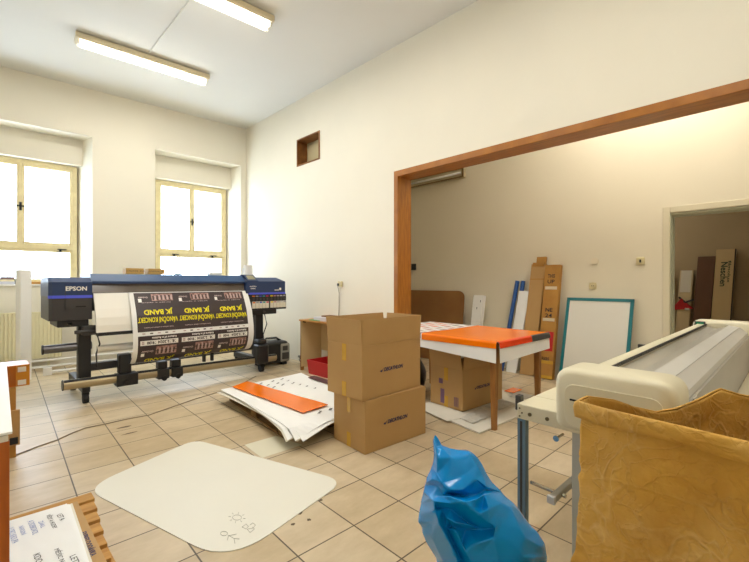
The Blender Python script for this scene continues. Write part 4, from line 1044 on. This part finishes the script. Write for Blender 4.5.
# ------------------------------------------------------------------ big kraft paper bag (front right)
def kraft_mat(name, c1_, c2_):
    m = mat(name, c1_, .72, col2=c2_, vscale=7)
    nt = m.node_tree; bs = nt.nodes['Principled BSDF']
    tc = nt.nodes.new('ShaderNodeTexCoord')
    def line(scale, dist, width, off):
        q = nt.nodes.new('ShaderNodeTexNoise'); q.inputs['Scale'].default_value = scale; q.inputs['Detail'].default_value = 2.5; q.inputs['Distortion'].default_value = dist
        mp_ = nt.nodes.new('ShaderNodeMapping'); mp_.inputs['Location'].default_value = (off, off*.7, -off); nt.links.new(tc.outputs['Object'], mp_.inputs['Vector']); nt.links.new(mp_.outputs['Vector'], q.inputs['Vector'])
        s1 = nt.nodes.new('ShaderNodeMath'); s1.operation = 'SUBTRACT'; s1.inputs[1].default_value = .5; nt.links.new(q.outputs['Fac'], s1.inputs[0])
        s2 = nt.nodes.new('ShaderNodeMath'); s2.operation = 'ABSOLUTE'; nt.links.new(s1.outputs[0], s2.inputs[0])
        s3 = nt.nodes.new('ShaderNodeMapRange'); s3.inputs['From Min'].default_value = 0; s3.inputs['From Max'].default_value = width; s3.inputs['To Min'].default_value = 1; s3.inputs['To Max'].default_value = 0
        nt.links.new(s2.outputs[0], s3.inputs['Value']); return s3.outputs['Result']
    def mth(op, a_, b_):
        q = nt.nodes.new('ShaderNodeMath'); q.operation = op
        for k_i, x in enumerate((a_, b_)):
            if isinstance(x, (int, float)): q.inputs[k_i].default_value = x
            else: nt.links.new(x, q.inputs[k_i])
        return q.outputs[0]
    l1, l2, l3 = line(4.5, .4, .018, 0), line(9, .8, .022, 3.3), line(17, .6, .03, 7.1)
    msk = nt.nodes.new('ShaderNodeTexNoise'); msk.inputs['Scale'].default_value = 3.2; msk.inputs['Detail'].default_value = 3; nt.links.new(tc.outputs['Object'], msk.inputs['Vector'])
    mr = nt.nodes.new('ShaderNodeMapRange'); mr.inputs['From Min'].default_value = .40; mr.inputs['From Max'].default_value = .68; nt.links.new(msk.outputs['Fac'], mr.inputs['Value'])
    cre = mth('ADD', l1, mth('ADD', mth('MULTIPLY', l2, .8), mth('MULTIPLY', l3, .5)))
    n = nt.nodes.new('ShaderNodeTexNoise'); n.inputs['Scale'].default_value = 22; n.inputs['Detail'].default_value = 5
    nt.links.new(tc.outputs['Object'], n.inputs['Vector'])
    b1 = nt.nodes.new('ShaderNodeBump'); b1.inputs['Strength'].default_value = .5; b1.inputs['Distance'].default_value = .006
    nt.links.new(cre, b1.inputs['Height'])
    b2 = nt.nodes.new('ShaderNodeBump'); b2.inputs['Strength'].default_value = .6; b2.inputs['Distance'].default_value = .02
    nt.links.new(n.outputs['Fac'], b2.inputs['Height']); nt.links.new(b1.outputs['Normal'], b2.inputs['Normal']); nt.links.new(b2.outputs['Normal'], bs.inputs['Normal'])
    old = bs.inputs['Base Color'].links[0].from_socket          # worn paler streaks along the creases
    wear = mth('MULTIPLY', mth('ADD', mth('MULTIPLY', cre, .32), mth('MULTIPLY', n.outputs['Fac'], .45)), mr.outputs['Result'])
    mx = nt.nodes.new('ShaderNodeMix'); mx.data_type = 'RGBA'; mx.inputs[7].default_value = S(248, 218, 150)
    nt.links.new(wear, mx.inputs[0]); nt.links.new(old, mx.inputs[6]); nt.links.new(mx.outputs[2], bs.inputs['Base Color'])
    return m
M_kraft = kraft_mat('kraft_paper', S(222, 172, 74), S(196, 144, 52))
KB = thing('paper_bag', 'large open crumpled kraft paper bag in the front right corner', 'bag', (1.22, .03, 0))
KX = 1.05
front_top = [(KX+.005, .318, .951), (KX-.004, .25, .948), (KX, .15, .944), (KX, .014, .938), (KX+.004, -.12, .935), (KX+.01, -.27, .935)]
back_top = [(KX+.33, -.27, .95), (1.40, -.12, .955), (1.39, -.02, .952), (1.375, .035, .957), (1.345, .070, .972), (1.30, .105, .948), (1.265, .150, .920), (1.23, .185, .913), (1.195, .225, .925), (1.155, .262, .944), (1.10, .308, .955)]
def resample(pts, n):
    pts = [Vector(p) for p in pts]; cu = [0]
    for a, c in zip(pts, pts[1:]): cu.append(cu[-1]+(c-a).length)
    out = []
    for k in range(n):
        s = cu[-1]*k/(n-1); i = max(q for q in range(len(cu)-1) if cu[q] <= s+1e-9); i = min(i, len(pts)-2)
        f = (s-cu[i])/(cu[i+1]-cu[i]); out.append(pts[i].lerp(pts[i+1], f))
    return out
def loop(fr, bk, n1=130, n2=110): return resample(fr, n1)+resample([fr[-1], bk[0]], 14)[1:-1]+resample(bk, n2)+resample([bk[-1], fr[0]], 6)[1:-1]
TOPL = loop(front_top, back_top)
BOTL = loop([(KX-.01, .334, 0), (KX-.012, .02, 0), (KX-.01, -.28, 0)], [(KX+.36, -.28, 0), (KX+.37, .03, 0), (KX+.36, .334, 0)])
_hash = {}
def hv(i, j, k):
    if (i, j, k) not in _hash: _hash[(i, j, k)] = random.Random(i*7919+j*104729+k*31).uniform(-1, 1)
    return _hash[(i, j, k)]
def facet(u, v, cell, k):
    """flat triangular facets between random heights, as in creased paper"""
    w_ = Vector((u, v, k*3.7))/cell
    u, v = u/cell+.9*noise.noise(w_*.7)+.5*v/cell, v/cell+.9*noise.noise(w_*.7+Vector((5, 2, 1)))
    i, j = math.floor(u), math.floor(v); a, c = u-i, v-j
    if (i+j+k) % 2:
        if a+c < 1: return hv(i, j, k)*(1-a-c)+hv(i+1, j, k)*a+hv(i, j+1, k)*c
        return hv(i+1, j+1, k)*(a+c-1)+hv(i+1, j, k)*(1-c)+hv(i, j+1, k)*(1-a)
    if a > c: return hv(i, j, k)*(1-a)+hv(i+1, j, k)*(a-c)+hv(i+1, j+1, k)*c
    return hv(i, j, k)*(1-c)+hv(i, j+1, k)*(c-a)+hv(i+1, j+1, k)*a
def kn(p, amp, s):     # crumple
    q = Vector(p)*s
    r = 0.0
    for o_, a in ((1, 1), (2.1, .5), (4.3, .25)):
        r += a*(1-2*abs(noise.noise(q*o_+Vector((3.1, 1.7, .3)))))
    return amp*r
rows = []
MR = 150
n = len(TOPL)
cen = Vector((1.22, .03, 0))
for k in range(MR+1):
    f = k/MR; row = []
    for i in range(n):
        p = BOTL[i].lerp(TOPL[i], f)
        d = Vector((p.x-cen.x, p.y-cen.y, 0)).normalized()
        fade = min(1, (1-f)*6+.25)
        edge = math.exp(-((p.y-.28)/.05)**2)           # the gusset edge is creased most
        amp = .003*fade
        sl_ = i*.0075
        dd = facet(sl_, p.z, .15, 1)*(.012-.009*edge)+facet(sl_, p.z, .07, 2)*(.011-.004*edge)+facet(sl_, p.z, .04, 3)*.006
        p = p+d*dd*fade*(1 if f > .02 else 0)
        p.x += -.010*math.sin(math.pi*f)*math.exp(-((p.x-KX)/.1)**2)
        row.append(p)
    rows.append(row+[row[0]])
b = B(); b.sheet(rows); b.bm.verts.ensure_lookup_table()
b.face([p for p in BOTL])
bmesh.ops.remove_doubles(b.bm, verts=b.bm.verts, dist=1e-5)
o = obj('bag_body', b, M_kraft, KB, smooth=True); solid(o, .002, 0)
# folded cuff around the rim
cuff = []
for k, (dz, of_) in enumerate(((.002, .0), (.003, .004), (0, .009), (-.012, .011), (-.026, .010), (-.036, .008))):
    row = []
    for i in range(n):
        p = TOPL[i].copy(); d = Vector((p.x-cen.x, p.y-cen.y, 0)).normalized()
        row.append(p+d*(of_+kn(p+Vector((0, 0, dz)), .0025, 12))+Vector((0, 0, dz*(1+.25*noise.noise(p*9)))))
    cuff.append(row+[row[0]])
b = B(); b.sheet(cuff); bmesh.ops.remove_doubles(b.bm, verts=b.bm.verts, dist=1e-5)
o = obj('cuff', b, M_kraft, KB, smooth=True); solid(o, .002, 0)

# ------------------------------------------------------------------ blue plastic sack (front middle)
def blue_mat():
    m = mat('blue_plastic_film', S(0, 150, 228), .20, col2=S(0, 136, 216), vscale=4)
    nt = m.node_tree; bs = nt.nodes['Principled BSDF']
    bs.inputs['IOR'].default_value = 1.38
    bs.inputs['Subsurface Weight'].default_value = 0
    return m
from mathutils.geometry import delaunay_2d_cdt
D0 = 1.22
OUTL = [(137, 55), (152, 72), (165, 100), (200, 112), (235, 118), (275, 118), (310, 150), (345, 205), (365, 245), (405, 285), (435, 310), (465, 335), (500, 385), (545, 440), (580, 485), (584, 540), (576, 610), (590, 720), (596, 850), (580, 980), (540, 1040),
        (360, 1050), (190, 1040), (160, 960), (150, 850), (168, 720), (158, 610), (140, 545), (118, 510), (100, 480), (84, 440), (68, 405), (70, 375), (80, 330), (90, 290), (98, 255), (105, 225), (120, 195), (128, 175), (130, 130), (128, 85)]
# creases of the film: x, y and how far it stands out (cm)
FOLD = [
    [(137, 75, .3), (142, 110, 1.4), (150, 150, 1.8), (145, 210, 1.0)],                       # left edge of the upper panel
    [(165, 108, .8), (205, 150, .4), (262, 215, .2), (300, 232, .8), (342, 265, 1.2)],        # tension line across the upper panel
    [(275, 130, .6), (300, 175, .3), (330, 225, .2)],
    [(145, 212, 1.6), (165, 250, 2.2), (190, 280, 2.4), (250, 276, 1.2)],                      # first fold
    [(192, 290, -1.8), (230, 296, -2.6), (275, 300, -2.8), (320, 290, -2.2), (338, 275, -.8)], # dark pocket
    [(196, 302, 1.8), (255, 324, 2.8), (300, 314, 2.6), (334, 292, 1.6)],
    [(255, 324, 2.8), (282, 346, 2.6), (310, 370, 2.4), (350, 405, 1.8), (378, 424, 1.6)],
    [(334, 292, 1.6), (352, 352, 1.8), (322, 352, -.6)],
    [(378, 424, 1.6), (385, 360, .4), (400, 330, .2)],
    [(94, 286, 1.2), (118, 308, 1.8), (138, 322, 2.4), (205, 330, 1.6)],
    [(145, 345, -.6), (200, 352, -1.2), (240, 385, -2.2), (276, 412, -2.2)],
    [(186, 388, 1.8), (215, 405, 2.2), (276, 414, .8)],
    [(205, 420, -2.0), (260, 432, -2.8), (320, 432, -2.4), (374, 426, -.6)],
    [(232, 440, 1.2), (245, 486, 2.2), (310, 488, 2.4), (368, 470, 1.8), (378, 424, 1.6)],
    [(138, 322, 2.4), (140, 360, 2.2), (152, 405, 2.4), (186, 462, 2.6), (220, 530, 2.6), (246, 620, 2.2)],
    [(165, 350, -.6), (185, 430, -.8), (212, 490, -1.0), (240, 550, -.8)],
    [(186, 388, 1.8), (212, 430, 2.2), (240, 470, 2.4), (262, 520, 2.6), (296, 585, 2.4), (330, 680, 1.6)],
    [(130, 400, -.3), (125, 460, -.6), (150, 520, -.4), (180, 580, -.4)],
    [(105, 245, .6), (128, 232, 1.4), (150, 262, .2), (165, 300, .4)],
    [(440, 350, .2), (470, 420, 1.2), (500, 470, 1.4), (530, 520, .4), (560, 500, .6)],
    [(400, 420, .4), (440, 480, 1.0), (480, 540, 1.6), (530, 545, 1.4), (575, 540, .3)],
    [(330, 520, .6), (390, 560, 1.4), (430, 640, 1.2), (450, 760, .6)],
    [(500, 600, .8), (520, 700, .8)], [(220, 720, 1.0), (230, 860, .8)], [(350, 800, 1.2), (380, 920, .8)], [(520, 860, .8), (470, 960, .6)], [(280, 950, .6), (250, 1000, .2)]]
P2 = [Vector(p) for p in OUTL]; HT = [None]*len(P2); ED = []
for ch in FOLD:
    last = None
    for x, y, hh in ch:
        k = next((q for q in range(len(OUTL), len(P2)) if (P2[q]-Vector((x, y))).length < 1), None)
        if k is None: P2.append(Vector((x, y))); HT.append(hh); k = len(P2)-1
        if last is not None: ED.append((last, k))
        last = k
vs2, ed2, fc2, ov, _oe, _of = delaunay_2d_cdt(P2, ED, [list(range(len(OUTL)))], 1, 1e-4)
def span(y):
    xs = []
    for (x0, y0), (x1, y1) in zip(OUTL, OUTL[1:]+OUTL[:1]):
        if (y0-y)*(y1-y) <= 0 and y0 != y1: xs.append(x0+(x1-x0)*(y-y0)/(y1-y0))
    return (min(xs), max(xs)) if xs else (0, 1)
def at_px(x, y, dep):
    u, v = 400+x/3.956, 420+y/3.956; d = D0+dep; q = (FW+RT*((u-U0)/FPX))*d
    return Vector((q.x, q.y, max(0.0, HC-(v-V0)*d/FPX)))
b = B(); out_v = {}; net = []
for k, p in enumerate(vs2):
    o_ = ov[k][0] if ov[k] else None
    if o_ is not None and o_ < len(OUTL): dep = 0.0
    else:
        l, r = span(p.y); t_ = max(-1, min(1, (2*p.x-l-r)/max(1, r-l))); hw = (r-l)/2/3.956*D0/FPX
        dep = -min(hw*.85, .13)*math.sqrt(max(0, 1-t_*t_))-.0105*(HT[o_] if o_ is not None and HT[o_] is not None else 0)
    bv = b._v(at_px(p.x, p.y, dep)); net.append(bv)
    if o_ is not None and o_ < len(OUTL): out_v[o_] = bv
crs = set()
for a_, c_ in ED: crs.add((a_, c_))
for f in fc2: b.bm.faces.new([net[q] for q in f])
cxm, cym = sum(p[0] for p in OUTL)/len(OUTL), 560
prev = [out_v[q] for q in range(len(OUTL))]
for sc, dep in ((.90, .09), (.62, .16), (.25, .185)):
    ring = []
    for (x, y) in OUTL:
        l, r = span(min(1039, max(60, y))); hwm = min(.13, (r-l)/2/3.956*D0/FPX)/.13
        cx_ = (l+r)/2
        ring.append(b._v(at_px(cx_+(x-cx_)*sc, y if sc > .5 else y+(cym-y)*.2, dep*max(.15, hwm))))
    for q in range(len(OUTL)):
        w_ = (q+1) % len(OUTL); b.bm.faces.new((prev[q], prev[w_], ring[w_], ring[q]))
    prev = ring
b.bm.faces.new(prev)
cl = b.bm.edges.layers.float.new('crease_edge')
pos = {bv: (ov[k][0] if ov[k] else -1) for k, bv in enumerate(net)}
rs_ = random.Random(9)
for e in b.bm.edges:
    a_, c_ = (pos.get(v, -1) for v in e.verts)
    e[cl] = 1.0 if ((a_, c_) in crs or (c_, a_) in crs) else rs_.choice((.1, .45, .7))
o = obj('plastic_sack', b, blue_mat(), smooth=True); sd = o.modifiers.new('soft', 'SUBSURF'); sd.levels = 3; sd.render_levels = 3
tag(o, 'crumpled bright blue plastic sack standing in the front middle', 'bag')

# ------------------------------------------------------------------ front left: desk edge, cartons, pallet with printed sheets
t = thing('side_desk', 'brown-sided desk cut off at the left edge of the view', 'desk', (-.3, 2.5, 0))
b = B(); b.box(-.75, .091, 1.80, 1.82, 0, .715, .002); ep = obj('end_panel', b, M_woodz, t)
b = B(); b.box(-.75, .10, 3.10, 3.12, 0, .715); obj('end_panel', b, M_woodz, t)
b = B(); b.cyl((.050, 1.80, .67), (.050, 1.796, .67), .010, 14); obj('screw_cap', b, M_chrome, ep)
b = B(); b.box(-.75, .088, 1.80, 3.14, .715, .735, .002); obj('top', b, M_cream, t)
bent_sheet('white_board', 'stack edge of white boards lying on the brown-sided desk', 'board', (-.70, 1.80, .742), (.098, 1.80, .742), (.155, 3.33, .742), (-.70, 3.33, .742), M_paper, .008)
t = thing('tall_carton', 'tall brown carton standing on the floor behind the brown-sided desk', 'box', (.08, 3.98, 0))
b = B(); b.box(-.08, .226, 3.80, 4.1, 0, .50, .003); obj('body', b, M_card2, t)
b = B(); b.box(.12, .246, 3.78, 3.80, .09, .34, .002); obj('side_flap', b, M_card, t)
b = B(); b.box(.19, .235, 3.772, 3.78, .10, .15, .004); obj('dark_strap', b, M_blackm, t)
t = thing('small_carton', 'small carton wrapped in amber tape on top of the tall brown carton', 'box', (.13, 3.92, .50))
b = B(); b.box(-.02, .30, 3.80, 4.02, .502, .655, .003); bd = obj('body', b, mat('amber_wrapped_card', S(206, 136, 24), .35, col2=S(182, 112, 16), vscale=6), t)
b = B(); b.box(.155, .225, 3.797, 3.80, .505, .652); obj('packing_tape', b, mat('dark_amber_tape', S(170, 92, 14), .25), bd)
for x, z in ((.10, .605), (.235, .605), (.10, .512), (.235, .512)):
    b = B(); b.box(x, x+.045, 3.7965, 3.80, z, z+.035); obj('address_label', b, M_cream, bd)
# pallet front left
t = thing('wooden_pallet', 'new yellow wooden pallet under the printed sheets at the front left', 'pallet', (.1, 2.1, 0))
dy = .118
for k in range(7):
    y = 2.60-k*dy*1.0
    b = B(); b.box(-.55, .458-.010*k, max(y-.088, 1.832), y, .088, .108, .003); obj('deck_board', b, M_pallet, t)
for x in (-.5, -.05, .33):
    b = B(); b.box(x, x+.09, 1.84, 2.58, .0, .088); obj('runner', b, M_pallet, t)
b = B(); b.box(-.52, .385, 1.832, 2.525, .108, .116); cb_ = tag(obj('card_sheet', b, M_card), 'brown card sheet between pallet and printed sheets at front left', 'card')
rr = random.Random(2)
P4 = [Vector((.333, 2.454, 0)), Vector((-.45, 2.50, 0)), Vector((-.45, 1.834, 0)), Vector((.312, 1.834, 0))]
lab = ['grey-edged printed sheet lowest in the pile at front left', 'printed sheet second from below in the pile at front left', 'printed sheet just below the top one at front left', 'top printed sheet with rows of blue and black lettering at front left']
for k in range(4):
    sh = Vector(((.028, .045, 0), (.016, .02, 0), (.008, .01, 0), (0, 0.001, 0))[k])
    z = .117+.009*k
    b = B(); b.slab([p+sh+Vector((0, 0, z+.008)) for p in P4], .008)
    top = tag(obj('printed_sheet', b, M_paper if k else M_cream), lab[k], 'printed sheet', 'printed sheets at front left')
zt = .117+.027+.0092
def ln(txt, u, v, w, h, m):
    b = B(); p = fl(u, v, zt); put_text(b, txt, w*.9, h*.72, plane_fn(p, (.05, -.999, 0), (.999, .05, 0)), .0); obj('printed_lettering', b, M_inkblue if m else M_inkblk, top)
for txt, u, v, w, h, m in (('LET A', 61, 517, .075, .028, 0), ('VĚDY A HUDBY', 52.5, 521, .17, .030, 0), ('ZÁKL', 42.5, 524, .075, .028, 1), ('A DOBROVOL', 33, 527, .16, .030, 1), ('NÁRODNÍ', 23, 530, .10, .028, 1), ('V OBCI KROUPA', 13, 535, .17, .03, 1),
                           ('LETY', 75, 560, .09, .028, 0), ('MĚSÍC NA', 61, 556, .15, .03, 0), ('KDO', 38, 558, .08, .03, 0)):
    ln(txt, u, v, w, h, m)
b = B(); p = fl(86, 551, .1175); put_text(b, 'EXPRES DODÁVKA', .22, .03, plane_fn((.358, 2.08, .1172), (0, -1, 0), (1, 0, 0)), .03); obj('printed_lettering', b, M_ink, cb_)
